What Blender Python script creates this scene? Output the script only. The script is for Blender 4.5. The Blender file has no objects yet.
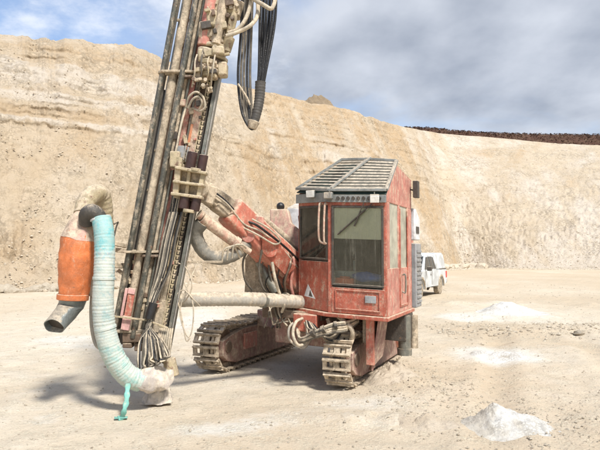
import bpy, math, random
import numpy as np
from mathutils import Vector, Matrix, noise as mnoise

# ------------------------------------------------------------------ camera, light, exposure
S = bpy.context.scene
COL = S.collection
F_PX, HOR, EYE = 600.0, 254.0, 1.7
PITCH = math.atan((HOR - 225.0) / F_PX)
cam_d = bpy.data.cameras.new('camera'); cam = bpy.data.objects.new('camera', cam_d); COL.objects.link(cam)
cam_d.sensor_width = 36; cam_d.lens = 36.0; cam_d.clip_start = .05; cam_d.clip_end = 3000
cam.location = (0, 0, EYE); cam.rotation_euler = (math.pi / 2 + PITCH, 0, 0)
S.camera = cam
S.view_settings.view_transform = 'Standard'; S.view_settings.look = 'None'
S.view_settings.exposure = 1.22; S.view_settings.gamma = 1

SUN_EL, SUN_AZ = math.radians(52), math.radians(148)      # azimuth from +Y (view direction) towards +X
sd = Vector((math.sin(SUN_AZ) * math.cos(SUN_EL), math.cos(SUN_AZ) * math.cos(SUN_EL), math.sin(SUN_EL)))
sun_d = bpy.data.lights.new('sun', 'SUN'); sun = bpy.data.objects.new('sun', sun_d); COL.objects.link(sun)
sun_d.energy = 2.35; sun_d.angle = math.radians(8); sun_d.color = (1.0, .955, .89)
sun.rotation_euler = sd.to_track_quat('Z', 'Y').to_euler(); sun.location = (10, -10, 30)

world = bpy.data.worlds.new('World'); S.world = world; world.use_nodes = True
wn, wl = world.node_tree.nodes, world.node_tree.links
wn.clear()
def WN(t, **k):
    n = wn.new(t)
    for a, b in k.items(): setattr(n, a, b)
    return n
out = WN('ShaderNodeOutputWorld'); bg = WN('ShaderNodeBackground'); bg.inputs['Strength'].default_value = .093
sky = WN('ShaderNodeTexSky', sky_type='NISHITA'); sky.sun_disc = False
sky.sun_elevation = SUN_EL; sky.sun_rotation = SUN_AZ; sky.air_density = 1.0; sky.dust_density = 1.2; sky.ozone_density = 1.5
tc = WN('ShaderNodeTexCoord'); sx = WN('ShaderNodeSeparateXYZ'); wl.new(tc.outputs['Generated'], sx.inputs[0])
def wmath(op, a, b=None, c=None, clamp=False):
    n = WN('ShaderNodeMath', operation=op); n.use_clamp = clamp
    for i, v in enumerate((a, b, c)):
        if v is None: continue
        if isinstance(v, (int, float)): n.inputs[i].default_value = v
        else: wl.new(v, n.inputs[i])
    return n.outputs[0]
zz = wmath('ADD', wmath('MAXIMUM', sx.outputs[2], 0.0), .22)
cx = wmath('DIVIDE', sx.outputs[0], zz); cy = wmath('DIVIDE', sx.outputs[1], zz)
cmb = WN('ShaderNodeCombineXYZ'); wl.new(cx, cmb.inputs[0]); wl.new(cy, cmb.inputs[1])
n1 = WN('ShaderNodeTexNoise'); n1.inputs['Scale'].default_value = 1.15; n1.inputs['Detail'].default_value = 9; n1.inputs['Roughness'].default_value = .55; n1.inputs['Distortion'].default_value = .35
mp = WN('ShaderNodeMapping'); mp.inputs['Location'].default_value = (3.1, 7.7, 0); mp.inputs['Scale'].default_value = (1.3, 1.0, 1)
wl.new(cmb.outputs[0], mp.inputs[0]); wl.new(mp.outputs[0], n1.inputs['Vector'])
n2 = WN('ShaderNodeTexNoise'); n2.inputs['Scale'].default_value = 2.6; n2.inputs['Detail'].default_value = 8; n2.inputs['Roughness'].default_value = .48
mp2 = WN('ShaderNodeMapping'); mp2.inputs['Location'].default_value = (13.1, 1.7, 0); mp2.inputs['Scale'].default_value = (1.3, 1.0, 1)
wl.new(cmb.outputs[0], mp2.inputs[0]); wl.new(mp2.outputs[0], n2.inputs['Vector'])
# the overcast thickens towards the right of the view and thins to blue on the left
side = wmath('MULTIPLY_ADD', sx.outputs[0], 1.05, .70)
cov = wmath('ADD', wmath('MULTIPLY_ADD', n1.outputs[0], 2.6, -1.22), side)
cr = WN('ShaderNodeMapRange', interpolation_type='SMOOTHSTEP'); wl.new(cov, cr.inputs[0]); cr.inputs[1].default_value = .25; cr.inputs[2].default_value = 1.05
cr.inputs[3].default_value = .22; cr.inputs[4].default_value = .97
ccol = WN('ShaderNodeValToRGB'); wl.new(n2.outputs[0], ccol.inputs[0])
ccol.color_ramp.elements[0].position = .34; ccol.color_ramp.elements[0].color = (1.85, 2.06, 2.48, 1)
ccol.color_ramp.elements[1].position = .68; ccol.color_ramp.elements[1].color = (3.3, 3.5, 3.9, 1)
mixw = WN('ShaderNodeMix', data_type='RGBA'); wl.new(cr.outputs[0], mixw.inputs[0])
gain = WN('ShaderNodeMix', data_type='RGBA', blend_type='MULTIPLY'); gain.inputs[0].default_value = 1
wl.new(sky.outputs[0], gain.inputs[6]); gain.inputs[7].default_value = (.80, .90, 1.0, 1)
wl.new(gain.outputs[2], mixw.inputs[6]); wl.new(ccol.outputs[0], mixw.inputs[7])
# a bank of bright broken cloud up on the left
dt = WN('ShaderNodeVectorMath', operation='DOT_PRODUCT'); wl.new(tc.outputs['Generated'], dt.inputs[0]); dt.inputs[1].default_value = Vector((-.44, .80, .42)).normalized()
n3 = WN('ShaderNodeTexNoise'); n3.inputs['Scale'].default_value = 3.4; n3.inputs['Detail'].default_value = 9; n3.inputs['Roughness'].default_value = .6
mp3 = WN('ShaderNodeMapping'); mp3.inputs['Location'].default_value = (4.4, 2.2, 0); wl.new(cmb.outputs[0], mp3.inputs[0]); wl.new(mp3.outputs[0], n3.inputs['Vector'])
bank = wmath('ADD', wmath('MULTIPLY_ADD', dt.outputs['Value'], 5.0, -4.55), wmath('MULTIPLY_ADD', n3.outputs[0], 3.0, -1.5))
bm_ = WN('ShaderNodeMapRange', interpolation_type='SMOOTHSTEP'); wl.new(bank, bm_.inputs[0]); bm_.inputs[1].default_value = 0.0; bm_.inputs[2].default_value = .95; bm_.inputs[4].default_value = .85
mixb = WN('ShaderNodeMix', data_type='RGBA'); wl.new(bm_.outputs[0], mixb.inputs[0]); wl.new(mixw.outputs[2], mixb.inputs[6]); mixb.inputs[7].default_value = (4.6, 4.8, 5.2, 1)
wl.new(mixb.outputs[2], bg.inputs[0]); wl.new(bg.outputs[0], out.inputs[0])

# ------------------------------------------------------------------ helpers
random.seed(11); RNG = np.random.default_rng(5)
Z = Vector((0, 0, 1))
def W(px, py, Y):
    """the place in the world seen at a photo pixel, Y metres away"""
    x, y = (px - 300) / F_PX, (225 - py) / F_PX
    d = Vector((x, math.cos(PITCH) - y * math.sin(PITCH), math.sin(PITCH) + y * math.cos(PITCH)))
    return Vector((0, 0, EYE)) + d * (Y / d.y)
def G(px, py):
    """the place on the level ground seen at a photo pixel"""
    p = W(px, py, 1.0) - Vector((0, 0, EYE)); return Vector((0, 0, EYE)) + p * (-EYE / p.z)

class MB:
    def __init__(s): s.v = []; s.f = []
    def add(s, vs, fs):
        n = len(s.v); s.v += [Vector(v) for v in vs]; s.f += [tuple(i + n for i in f) for f in fs]; return s
    def box(s, c, hx, hy, hz, X=Vector((1, 0, 0)), Y=Vector((0, 1, 0)), ZZ=Vector((0, 0, 1))):
        c = Vector(c); vs = [c + X * hx * a + Y * hy * b + ZZ * hz * d for a in (-1, 1) for b in (-1, 1) for d in (-1, 1)]
        return s.add(vs, [(0, 1, 3, 2), (4, 6, 7, 5), (0, 4, 5, 1), (2, 3, 7, 6), (0, 2, 6, 4), (1, 5, 7, 3)])
    def beam(s, p0, p1, w, h, up=Z, w1=None, h1=None):
        p0, p1 = Vector(p0), Vector(p1); d = (p1 - p0).normalized(); x = d.cross(up).normalized(); u = x.cross(d).normalized()
        w1 = w if w1 is None else w1; h1 = h if h1 is None else h1
        vs = [p0 + x * a * w / 2 + u * b * h / 2 for a, b in ((-1, -1), (1, -1), (1, 1), (-1, 1))] + [p1 + x * a * w1 / 2 + u * b * h1 / 2 for a, b in ((-1, -1), (1, -1), (1, 1), (-1, 1))]
        return s.add(vs, [(3, 2, 1, 0), (4, 5, 6, 7), (0, 1, 5, 4), (1, 2, 6, 5), (2, 3, 7, 6), (3, 0, 4, 7)])
    def tube(s, pts, r, n=12, cap=True, squash=None):
        pts = [Vector(p) for p in pts]; m = len(pts); rs = r if isinstance(r, (list, tuple)) else [r] * m
        t0 = (pts[1] - pts[0]).normalized(); a = t0.cross(Z if abs(t0.z) < .9 else Vector((1, 0, 0))).normalized()
        vs = []
        for i in range(m):
            t = (pts[min(i + 1, m - 1)] - pts[max(i - 1, 0)]).normalized()
            a = (a - t * a.dot(t)).normalized(); b = t.cross(a)
            sq = squash or 1.0
            for k in range(n):
                th = 2 * math.pi * k / n; vs.append(pts[i] + (a * math.cos(th) + b * math.sin(th) * sq) * rs[i])
        fs = [(i * n + k, i * n + (k + 1) % n, (i + 1) * n + (k + 1) % n, (i + 1) * n + k) for i in range(m - 1) for k in range(n)]
        if cap: fs += [tuple(range(n - 1, -1, -1)), tuple((m - 1) * n + k for k in range(n))]
        return s.add(vs, fs)
    def prism(s, poly, off):
        off = Vector(off); n = len(poly); vs = [Vector(p) for p in poly] + [Vector(p) + off for p in poly]
        return s.add(vs, [tuple(range(n - 1, -1, -1)), tuple(range(n, 2 * n))] + [(i, (i + 1) % n, n + (i + 1) % n, n + i) for i in range(n)])
    def loft(s, rings, cap=True):
        n = len(rings[0]); m = len(rings)
        fs = [(i * n + k, i * n + (k + 1) % n, (i + 1) * n + (k + 1) % n, (i + 1) * n + k) for i in range(m - 1) for k in range(n)]
        if cap: fs += [tuple(range(n - 1, -1, -1)), tuple((m - 1) * n + k for k in range(n))]
        return s.add([p for r in rings for p in r], fs)
    def build(s, name, mat, parent=None, bevel=0, smooth=35, jitter=0):
        me = bpy.data.meshes.new(name)
        o0 = root_loc(parent)
        vs = [v - o0 for v in s.v]
        if jitter: vs = [v + mnoise.noise_vector(v * 9) * jitter for v in vs]
        me.from_pydata([tuple(v) for v in vs], [], s.f)
        import bmesh
        bm = bmesh.new(); bm.from_mesh(me); bmesh.ops.recalc_face_normals(bm, faces=bm.faces); bm.to_mesh(me); bm.free()
        me.polygons.foreach_set('use_smooth', [True] * len(me.polygons)); me.set_sharp_from_angle(angle=math.radians(smooth))
        me.materials.append(mat)
        o = bpy.data.objects.new(name, me); COL.objects.link(o); o.parent = parent
        if bevel:
            b = o.modifiers.new('bevel', 'BEVEL'); b.width = bevel; b.segments = 2; b.limit_method = 'ANGLE'; b.angle_limit = math.radians(40)
        return o
def root_loc(p):
    if p is None: return Vector()
    while p.parent: p = p.parent
    return p.location.copy()
def crv(pts, n=8):
    """smooth curve through points"""
    P = [Vector(p) for p in pts]; P = [P[0] * 2 - P[1]] + P + [P[-1] * 2 - P[-2]]; o = []
    for i in range(1, len(P) - 2):
        a, b, c, d = P[i - 1:i + 3]
        for k in range(n):
            t = k / n; o.append(.5 * ((2 * b) + (c - a) * t + (2 * a - 5 * b + 4 * c - d) * t * t + (3 * b - a - 3 * c + d) * t ** 3))
    o.append(P[-2]); return o
def tag(o, label=None, cat=None, group=None, kind=None):
    for k, v in (('label', label), ('category', cat), ('group', group), ('kind', kind)):
        if v: o[k] = v
    return o
def empty(name, loc):
    o = bpy.data.objects.new(name, None); COL.objects.link(o); o.location = loc; o.empty_display_size = .2; return o

# numpy value noise
def _h(i, j, k, seed):
    n = (i * 374761393 + j * 668265263 + k * 2147483647 + seed * 1274126177) & 0xFFFFFFFF
    n = ((n ^ (n >> 13)) * 1274126177) & 0xFFFFFFFF
    return ((n ^ (n >> 16)) & 0xFFFF) / 32767.5 - 1
def vn(x, y, z=0., seed=0):
    x, y, z = np.broadcast_arrays(np.asarray(x, float), np.asarray(y, float), np.asarray(z, float))
    xi, yi, zi = np.floor(x).astype(np.int64), np.floor(y).astype(np.int64), np.floor(z).astype(np.int64)
    u, v, w = x - xi, y - yi, z - zi; u, v, w = [t * t * (3 - 2 * t) for t in (u, v, w)]
    r = 0
    for a in (0, 1):
        for b in (0, 1):
            for c in (0, 1):
                r = r + (u if a else 1 - u) * (v if b else 1 - v) * (w if c else 1 - w) * _h(xi + a, yi + b, zi + c, seed)
    return r
def fbm(x, y, z=0., o=5, seed=0, g=.5):
    r = 0; a = 1
    for k in range(o): r = r + a * vn(x * 2 ** k + 17.3 * k, y * 2 ** k - 9.1 * k, np.asarray(z) * 2 ** k, seed + k); a *= g
    return r

# ------------------------------------------------------------------ materials
def newmat(name):
    m = bpy.data.materials.new(name); m.use_nodes = True; nt = m.node_tree; nt.nodes.clear(); return m, nt.nodes, nt.links
def N(ns, t, **k):
    n = ns.new(t)
    for a, b in k.items(): setattr(n, a, b)
    return n
def mixc(ns, ls, f, a, b, bt='MIX'):
    m = N(ns, 'ShaderNodeMix', data_type='RGBA', blend_type=bt)
    for s, v in ((0, f), (6, a), (7, b)):
        if hasattr(v, 'is_linked'): ls.new(v, m.inputs[s])
        else: m.inputs[s].default_value = v if s == 0 or len(v) == 4 else (*v, 1)
    return m.outputs[2]
def noi(ns, ls, vec, sc, det=6, ro=.6, dist=0, scale3=None):
    if scale3:
        mp = N(ns, 'ShaderNodeMapping'); mp.inputs['Scale'].default_value = scale3; ls.new(vec, mp.inputs[0]); vec = mp.outputs[0]
    n = N(ns, 'ShaderNodeTexNoise'); n.inputs['Scale'].default_value = sc; n.inputs['Detail'].default_value = det; n.inputs['Roughness'].default_value = ro; n.inputs['Distortion'].default_value = dist
    ls.new(vec, n.inputs['Vector']); return n.outputs[0]
def rng(ns, ls, v, a, b, c=0., d=1.):
    n = N(ns, 'ShaderNodeMapRange', interpolation_type='SMOOTHSTEP'); ls.new(v, n.inputs[0])
    for i, x in enumerate((a, b, c, d)): n.inputs[i + 1].default_value = x
    return n.outputs[0]
DUST = (.60, .50, .37)
def paint(name, base, dust=.5, rust=.3, rough=.6, metal=0., var=.25, dustc=DUST, top=.5, scale=1., scrape=0.):
    """old machine surface: paint, worn and rusted in patches, under caked pale quarry dust"""
    m, ns, ls = newmat(name); o = N(ns, 'ShaderNodeOutputMaterial'); p = N(ns, 'ShaderNodeBsdfPrincipled')
    tc = N(ns, 'ShaderNodeTexCoord').outputs['Object']
    a = noi(ns, ls, tc, 5 * scale, 8, .65); b = noi(ns, ls, tc, 17 * scale, 8, .7, .4); c = noi(ns, ls, tc, 60 * scale, 4, .6)
    st = noi(ns, ls, tc, 15 * scale, 7, .7, .3, (1, 1, .4))
    dark = tuple(x * (1 - var) for x in base); lite = tuple(min(1, x * (1 + var)) for x in base)
    colr = mixc(ns, ls, rng(ns, ls, a, .35, .65), dark, lite)
    colr = mixc(ns, ls, rng(ns, ls, b, .68 - .25 * rust, .74 - .2 * rust), colr, (.13, .052, .026))
    if scrape:                                                   # chips and scrapes down to pale primer, and rusty runs below them
        sc1 = noi(ns, ls, tc, 30 * scale, 8, .8, .6, (1, 1, .6)); run = noi(ns, ls, tc, 34 * scale, 5, .7, .1, (1, 1, .07))
        colr = mixc(ns, ls, rng(ns, ls, run, .60, .72, 0, .75 * scrape), colr, (.16, .06, .03)); colr = mixc(ns, ls, rng(ns, ls, sc1, .60, .66, 0, scrape), colr, (.66, .52, .47))
    geo = N(ns, 'ShaderNodeNewGeometry'); sp = N(ns, 'ShaderNodeSeparateXYZ'); ls.new(geo.outputs['Normal'], sp.inputs[0])
    up = rng(ns, ls, sp.outputs[2], .1, .9, 0, top)
    ad = N(ns, 'ShaderNodeMath', operation='ADD'); ls.new(st, ad.inputs[0]); ls.new(up, ad.inputs[1])
    ad2 = N(ns, 'ShaderNodeMath', operation='MULTIPLY_ADD'); ls.new(c, ad2.inputs[0]); ad2.inputs[1].default_value = .35; ls.new(ad.outputs[0], ad2.inputs[2])
    ad3 = N(ns, 'ShaderNodeMath', operation='MULTIPLY_ADD'); ls.new(a, ad3.inputs[0]); ad3.inputs[1].default_value = .5; ls.new(ad2.outputs[0], ad3.inputs[2])
    df = rng(ns, ls, ad3.outputs[0], 1.22 - .62 * dust, 1.5 - .62 * dust, .28 * dust, min(.95, .55 + .45 * dust))
    dvar = mixc(ns, ls, rng(ns, ls, b, .35, .65), tuple(x * .55 for x in dustc), tuple(min(1, x * 1.15) for x in dustc))
    gr = noi(ns, ls, tc, 31 * scale, 6, .75, .5); dvar = mixc(ns, ls, rng(ns, ls, gr, .56, .66, 0, .75 * min(1, rust * 2 + .1)), dvar, (.10, .07, .045))
    colr = mixc(ns, ls, rng(ns, ls, gr, .42, .33, 0, .6 * min(1, rust * 2 + .1)), colr, tuple(min(.85, x * 1.6 + .12) for x in base))
    colr = mixc(ns, ls, df, colr, dvar)
    ls.new(colr, p.inputs['Base Color']); p.inputs['Metallic'].default_value = metal
    ls.new(rng(ns, ls, df, 0, 1, rough, .93), p.inputs['Roughness'])
    bp = N(ns, 'ShaderNodeBump'); bp.inputs['Strength'].default_value = .55; bp.inputs['Distance'].default_value = .015
    ls.new(ad3.outputs[0], bp.inputs['Height']); ls.new(bp.outputs[0], p.inputs['Normal']); ls.new(p.outputs[0], o.inputs[0]); return m
M = {}
M['red'] = paint('worn_red_paint', (.37, .055, .026), .50, .42, .45, scrape=.6)
M['pink'] = paint('faded_sunlit_red_paint', (.50, .15, .12), .60, .3, .55, scrape=.3)  # faded paint; on the cab's right side, sunlit tone put into the colour
M['orange'] = paint('orange_plastic', (.62, .15, .03), .42, .3, .5, top=.4, scrape=.35)
M['pinkcap'] = paint('dusty_pink_cap', (.60, .30, .27), .72, 0.05, .7)
M['boomred'] = paint('boom_faded_red', (.52, .12, .075), .58, .35, .55)
M['tanpink'] = paint('tan_pink_steel', (.46, .22, .17), .72, .3, .6)
M['orangerust'] = paint('orange_rusty_plate', (.50, .17, .07), .45, .3, .6)
M['rubber'] = paint('black_rubber_elbow', (.03, .03, .03), .25, 0, .6, top=.3)
M['beige'] = paint('caked_beige_steel', (.26, .21, .145), .78, .6, .7)
M['cream'] = paint('cream_casting', (.42, .35, .21), .60, .6, .55)
M['brown'] = paint('brown_steel', (.12, .075, .05), .38, .5, .6)
M['steel'] = paint('dusty_grey_steel', (.17, .18, .16), .42, .25, .4, .5)
M['rod'] = paint('dark_drill_rod', (.042, .055, .052), .55, .4, .35, .4, top=.2)
M['bright'] = paint('bright_rail_steel', (.34, .33, .31), .42, .3, .4, .4)
M['sideglass'] = paint('dusty_side_window', (.40, .40, .32), .35, 0, .35, top=0)
M['educt'] = paint('dark_grey_duct', (.15, .15, .135), .40, 0, .7, top=.3)
M['maroon'] = paint('dark_maroon_cylinder', (.035, .012, .012), .12, .1, .35, top=.6)
M['dark'] = paint('dark_oily_steel', (.035, .03, .026), .25, .3, .6)
M['track'] = paint('caked_track_steel', (.20, .16, .11), .75, .45, .75)
M['purple'] = paint('faded_track_frame', (.27, .12, .11), .62, .25, .6)
M['hose'] = paint('black_rubber_hose', (.012, .012, .013), .04, 0, .35, top=.1)
M['dhose'] = paint('dusty_rubber_hose', (.055, .05, .042), .42, 0, .7, top=.3)
M['chose'] = paint('chalk_covered_hose', (.42, .38, .30), .7, 0, .8, top=.3)
M['duct'] = paint('grey_suction_duct', (.36, .34, .30), .55, 0, .75, var=.1)
M['galv'] = paint('galvanised_sheet', (.20, .24, .25), .34, .15, .4, .5)
M['white'] = paint('dusty_white_paint', (.66, .68, .70), .35, .05, .45)
M['grey'] = paint('grey_panel_paint', (.24, .26, .28), .40, .1, .5)
M['guard'] = paint('grey_roof_guard', (.20, .22, .22), .36, .2, .5, .1)
M['cloth'] = paint('chalky_white_cloth', (.52, .47, .44), .6, 0, .9, dustc=(.66, .58, .46))
M['truck'] = paint('white_car_paint', (.56, .60, .62), .30, .0, .35, top=.1, scale=.5)
M['tyre'] = paint('muddy_tyre', (.05, .045, .04), .75, 0, .85)
M['rim'] = paint('muddy_wheel_rim', (.30, .29, .27), .6, .1, .5, .3)
M['lamp'] = paint('white_lamp_lens', (.75, .75, .72), .3, 0, .3)
M['tape'] = paint('green_tape', (.13, .38, .33), .25, 0, .6, top=.2)
M['blind'] = paint('beige_sun_blind', (.88, .78, .62), .02, 0, .9, var=.05, top=0)
M['inside'] = paint('dark_cab_lining', (.018, .05, .045), .12, 0, .7, top=.1)
M['blue'] = paint('blue_fabric', (.02, .10, .42), .1, 0, .9, top=.1)
M['orangebox'] = paint('orange_box', (.75, .13, .02), .1, 0, .6, top=.1)
M['sealpink'] = paint('pink_panel', (.62, .34, .33), .55, .1, .7)
M['redplate'] = paint('bright_red_plate', (.45, .09, .06), .6, .1, .5)
M['darkglass'] = paint('dark_vehicle_glass', (.012, .016, .018), .12, 0, .12, top=.1)
M['taillight'] = paint('red_tail_lamp', (.5, .03, .02), .15, 0, .3)

def teal_mat():
    m, ns, ls = newmat('teal_taped_hose'); o = N(ns, 'ShaderNodeOutputMaterial'); p = N(ns, 'ShaderNodeBsdfPrincipled')
    tc = N(ns, 'ShaderNodeTexCoord').outputs['Object']; sp = N(ns, 'ShaderNodeSeparateXYZ'); ls.new(tc, sp.inputs[0])
    a = noi(ns, ls, tc, 9, 8, .7, .3); b = noi(ns, ls, tc, 40, 5, .7)
    zt = N(ns, 'ShaderNodeMath', operation='MULTIPLY_ADD'); ls.new(a, zt.inputs[0]); zt.inputs[1].default_value = .6; ls.new(sp.outputs[2], zt.inputs[2])
    c = mixc(ns, ls, rng(ns, ls, a, .38, .62), (.20, .36, .36), (.40, .50, .47))
    c = mixc(ns, ls, rng(ns, ls, b, .5, .72), c, (.22, .30, .47))
    c = mixc(ns, ls, rng(ns, ls, zt.outputs[0], 2.00, 2.06), c, (.10, .48, .53)); c = mixc(ns, ls, rng(ns, ls, zt.outputs[0], 1.15, .85, 0, .6), c, (.16, .45, .40))
    d = mixc(ns, ls, rng(ns, ls, noi(ns, ls, tc, 14, 8, .7), .34, .58, .2, .85), c, (.54, .56, .50)); d = mixc(ns, ls, rng(ns, ls, zt.outputs[0], 1.98, 2.1, 0, .45), d, (.14, .40, .42))
    ls.new(d, p.inputs['Base Color']); p.inputs['Roughness'].default_value = .7
    bp = N(ns, 'ShaderNodeBump'); bp.inputs['Strength'].default_value = .5; bp.inputs['Distance'].default_value = .01
    ls.new(b, bp.inputs['Height']); ls.new(bp.outputs[0], p.inputs['Normal']); ls.new(p.outputs[0], o.inputs[0]); return m
M['teal'] = teal_mat()

def glass_mat():
    m, ns, ls = newmat('dusty_green_glass'); o = N(ns, 'ShaderNodeOutputMaterial')
    tc = N(ns, 'ShaderNodeTexCoord').outputs['Object']
    t = N(ns, 'ShaderNodeBsdfTransparent'); t.inputs[0].default_value = (.90, .94, .90, 1)
    g = N(ns, 'ShaderNodeBsdfGlossy'); g.inputs['Roughness'].default_value = .06
    fr = N(ns, 'ShaderNodeFresnel'); fr.inputs[0].default_value = 1.5
    m1 = N(ns, 'ShaderNodeMixShader'); ls.new(fr.outputs[0], m1.inputs[0]); ls.new(t.outputs[0], m1.inputs[1]); ls.new(g.outputs[0], m1.inputs[2])
    d = N(ns, 'ShaderNodeBsdfDiffuse'); d.inputs[0].default_value = (.50, .47, .38, 1)
    st = noi(ns, ls, tc, 26, 7, .7, .2, (1, 1, .08)); sp = noi(ns, ls, tc, 9, 6, .7)
    f = N(ns, 'ShaderNodeMath', operation='MULTIPLY'); ls.new(rng(ns, ls, st, .50, .75, .05, .28), f.inputs[0]); ls.new(rng(ns, ls, sp, .3, .65, .5, 1.), f.inputs[1])
    m2 = N(ns, 'ShaderNodeMixShader'); ls.new(f.outputs[0], m2.inputs[0]); ls.new(m1.outputs[0], m2.inputs[1]); ls.new(d.outputs[0], m2.inputs[2])
    ls.new(m2.outputs[0], o.inputs[0]); return m
M['glass'] = glass_mat()

def earth(name, cols, bump=.5, bscale=1., attr=None, chalk=(.74, .71, .64), peb=()):
    """dry quarry earth; the 'tone' attribute says how much pale chalk lies there, 'dirt' where it is browner"""
    m, ns, ls = newmat(name); o = N(ns, 'ShaderNodeOutputMaterial'); p = N(ns, 'ShaderNodeBsdfPrincipled')
    tc = N(ns, 'ShaderNodeTexCoord').outputs['Object']
    a = noi(ns, ls, tc, .22 * bscale, 10, .62, .3); b = noi(ns, ls, tc, 1.7 * bscale, 10, .7); c = noi(ns, ls, tc, 9 * bscale, 8, .75); d = noi(ns, ls, tc, 38 * bscale, 5, .7)
    col = mixc(ns, ls, rng(ns, ls, a, .36, .64), cols[0], cols[1])
    col = mixc(ns, ls, rng(ns, ls, b, .42, .7, 0, .75), col, cols[2])
    col = mixc(ns, ls, rng(ns, ls, c, .54, .76, 0, .45), col, tuple(x * .78 for x in cols[0]))
    col = mixc(ns, ls, rng(ns, ls, d, .56, .70, 0, .45), col, tuple(min(.8, x * 1.3) for x in cols[1]))
    col = mixc(ns, ls, rng(ns, ls, d, .44, .30, 0, .45), col, tuple(x * .58 for x in cols[0]))
    if attr:
        at = N(ns, 'ShaderNodeAttribute', attribute_name='tone'); sp = N(ns, 'ShaderNodeSeparateColor'); ls.new(at.outputs['Color'], sp.inputs[0])
        f = N(ns, 'ShaderNodeMath', operation='MULTIPLY_ADD'); ls.new(c, f.inputs[0]); f.inputs[1].default_value = .7; ls.new(sp.outputs[0], f.inputs[2])
        col = mixc(ns, ls, rng(ns, ls, sp.outputs[1], 0, 1, 0, .8), col, cols[3])
        col = mixc(ns, ls, rng(ns, ls, f.outputs[0], .5, .95, 0, .9), col, chalk)
    # stones: every cell of two cell patterns is one stone with its own shade, gathered in patches
    hgt = None
    for sc_, st_, lo, hi in peb:
        vo = N(ns, 'ShaderNodeTexVoronoi', feature='F1'); vo.inputs['Scale'].default_value = sc_; vo.inputs['Randomness'].default_value = 1
        wv = N(ns, 'ShaderNodeMix', data_type='RGBA'); wv.inputs[0].default_value = .06 / max(.3, sc_ * .2); ls.new(tc, wv.inputs[6])
        nz = N(ns, 'ShaderNodeTexNoise'); nz.inputs['Scale'].default_value = sc_ * 1.3; ls.new(tc, nz.inputs['Vector']); ls.new(nz.outputs[1], wv.inputs[7]); ls.new(wv.outputs[2], vo.inputs['Vector'])
        vc = N(ns, 'ShaderNodeSeparateColor'); ls.new(vo.outputs['Color'], vc.inputs[0])
        ms = noi(ns, ls, tc, sc_ * .11, 6, .62, .3); mask = rng(ns, ls, ms, lo, hi)
        gap = rng(ns, ls, vo.outputs['Distance'], .42, .62); pick = rng(ns, ls, vc.outputs[0], .45, .55)
        f1 = N(ns, 'ShaderNodeMath', operation='MULTIPLY'); ls.new(gap, f1.inputs[0]); ls.new(mask, f1.inputs[1])
        f2 = N(ns, 'ShaderNodeMath', operation='MULTIPLY'); ls.new(f1.outputs[0], f2.inputs[0]); f2.inputs[1].default_value = st_
        f3 = N(ns, 'ShaderNodeMath', operation='MULTIPLY'); ls.new(pick, f3.inputs[0]); ls.new(mask, f3.inputs[1])
        f4 = N(ns, 'ShaderNodeMath', operation='MULTIPLY'); ls.new(f3.outputs[0], f4.inputs[0]); f4.inputs[1].default_value = st_ * .7
        col = mixc(ns, ls, f4.outputs[0], col, tuple(min(.78, x * 1.22) for x in cols[1]))
        col = mixc(ns, ls, f2.outputs[0], col, tuple(x * .50 for x in cols[0]))
        h_ = N(ns, 'ShaderNodeMath', operation='MULTIPLY'); ls.new(rng(ns, ls, vo.outputs['Distance'], .1, .6, 1, 0), h_.inputs[0]); ls.new(mask, h_.inputs[1])
        if hgt is None: hgt = (h_.outputs[0], sc_)
    ls.new(col, p.inputs['Base Color']); p.inputs['Roughness'].default_value = .95; p.inputs['Specular IOR Level'].default_value = .15
    b1 = N(ns, 'ShaderNodeBump'); b1.inputs['Strength'].default_value = bump; b1.inputs['Distance'].default_value = .35 / bscale; ls.new(b, b1.inputs['Height'])
    b2 = N(ns, 'ShaderNodeBump'); b2.inputs['Strength'].default_value = bump; b2.inputs['Distance'].default_value = .08 / bscale; ls.new(c, b2.inputs['Height']); ls.new(b1.outputs[0], b2.inputs['Normal'])
    b3 = N(ns, 'ShaderNodeBump'); b3.inputs['Strength'].default_value = bump; b3.inputs['Distance'].default_value = .02 / bscale; ls.new(d, b3.inputs['Height']); ls.new(b2.outputs[0], b3.inputs['Normal'])
    if hgt:
        b4 = N(ns, 'ShaderNodeBump'); b4.inputs['Strength'].default_value = .7; b4.inputs['Distance'].default_value = .25 / hgt[1]; ls.new(hgt[0], b4.inputs['Height']); ls.new(b3.outputs[0], b4.inputs['Normal']); b3 = b4
    ls.new(b3.outputs[0], p.inputs['Normal']); ls.new(p.outputs[0], o.inputs[0]); return m
M['ground'] = earth('pale_quarry_floor', [(.67, .57, .435), (.715, .63, .50), (.74, .67, .56), (.56, .445, .31)], .45, 1., True, peb=((30, .25, .42, .64), (75, .22, .38, .64)))
M['wall'] = earth('quarry_face_earth', [(.51, .42, .305), (.575, .48, .355), (.61, .525, .415), (.48, .345, .205)], .6, .55, True, (.62, .55, .46), peb=((3.2, .45, .46, .62), (9, .38, .42, .62)))
M['spoil'] = earth('brown_spoil', [(.30, .23, .15), (.36, .28, .19), (.40, .32, .23), (.25, .18, .12)], .8, .6)
M['heathsoil'] = earth('dark_heath_soil', [(.10, .055, .04), (.13, .07, .05), (.20, .14, .09), (.1, .05, .04)], .8, .4)
M['chalk'] = earth('white_drill_cuttings', [(.56, .51, .43), (.62, .58, .50), (.66, .63, .56), (.6, .55, .45)], .6, 3., True, (.74, .73, .69), peb=((30, .4, .4, .6),))
M['tan'] = earth('tan_soil_heap', [(.56, .465, .35), (.64, .55, .43), (.68, .60, .49), (.47, .365, .255)], .6, 2.)
M['rock'] = earth('pale_limestone', [(.53, .45, .34), (.60, .53, .42), (.66, .60, .50), (.4, .3, .2)], .7, 3.)
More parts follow.
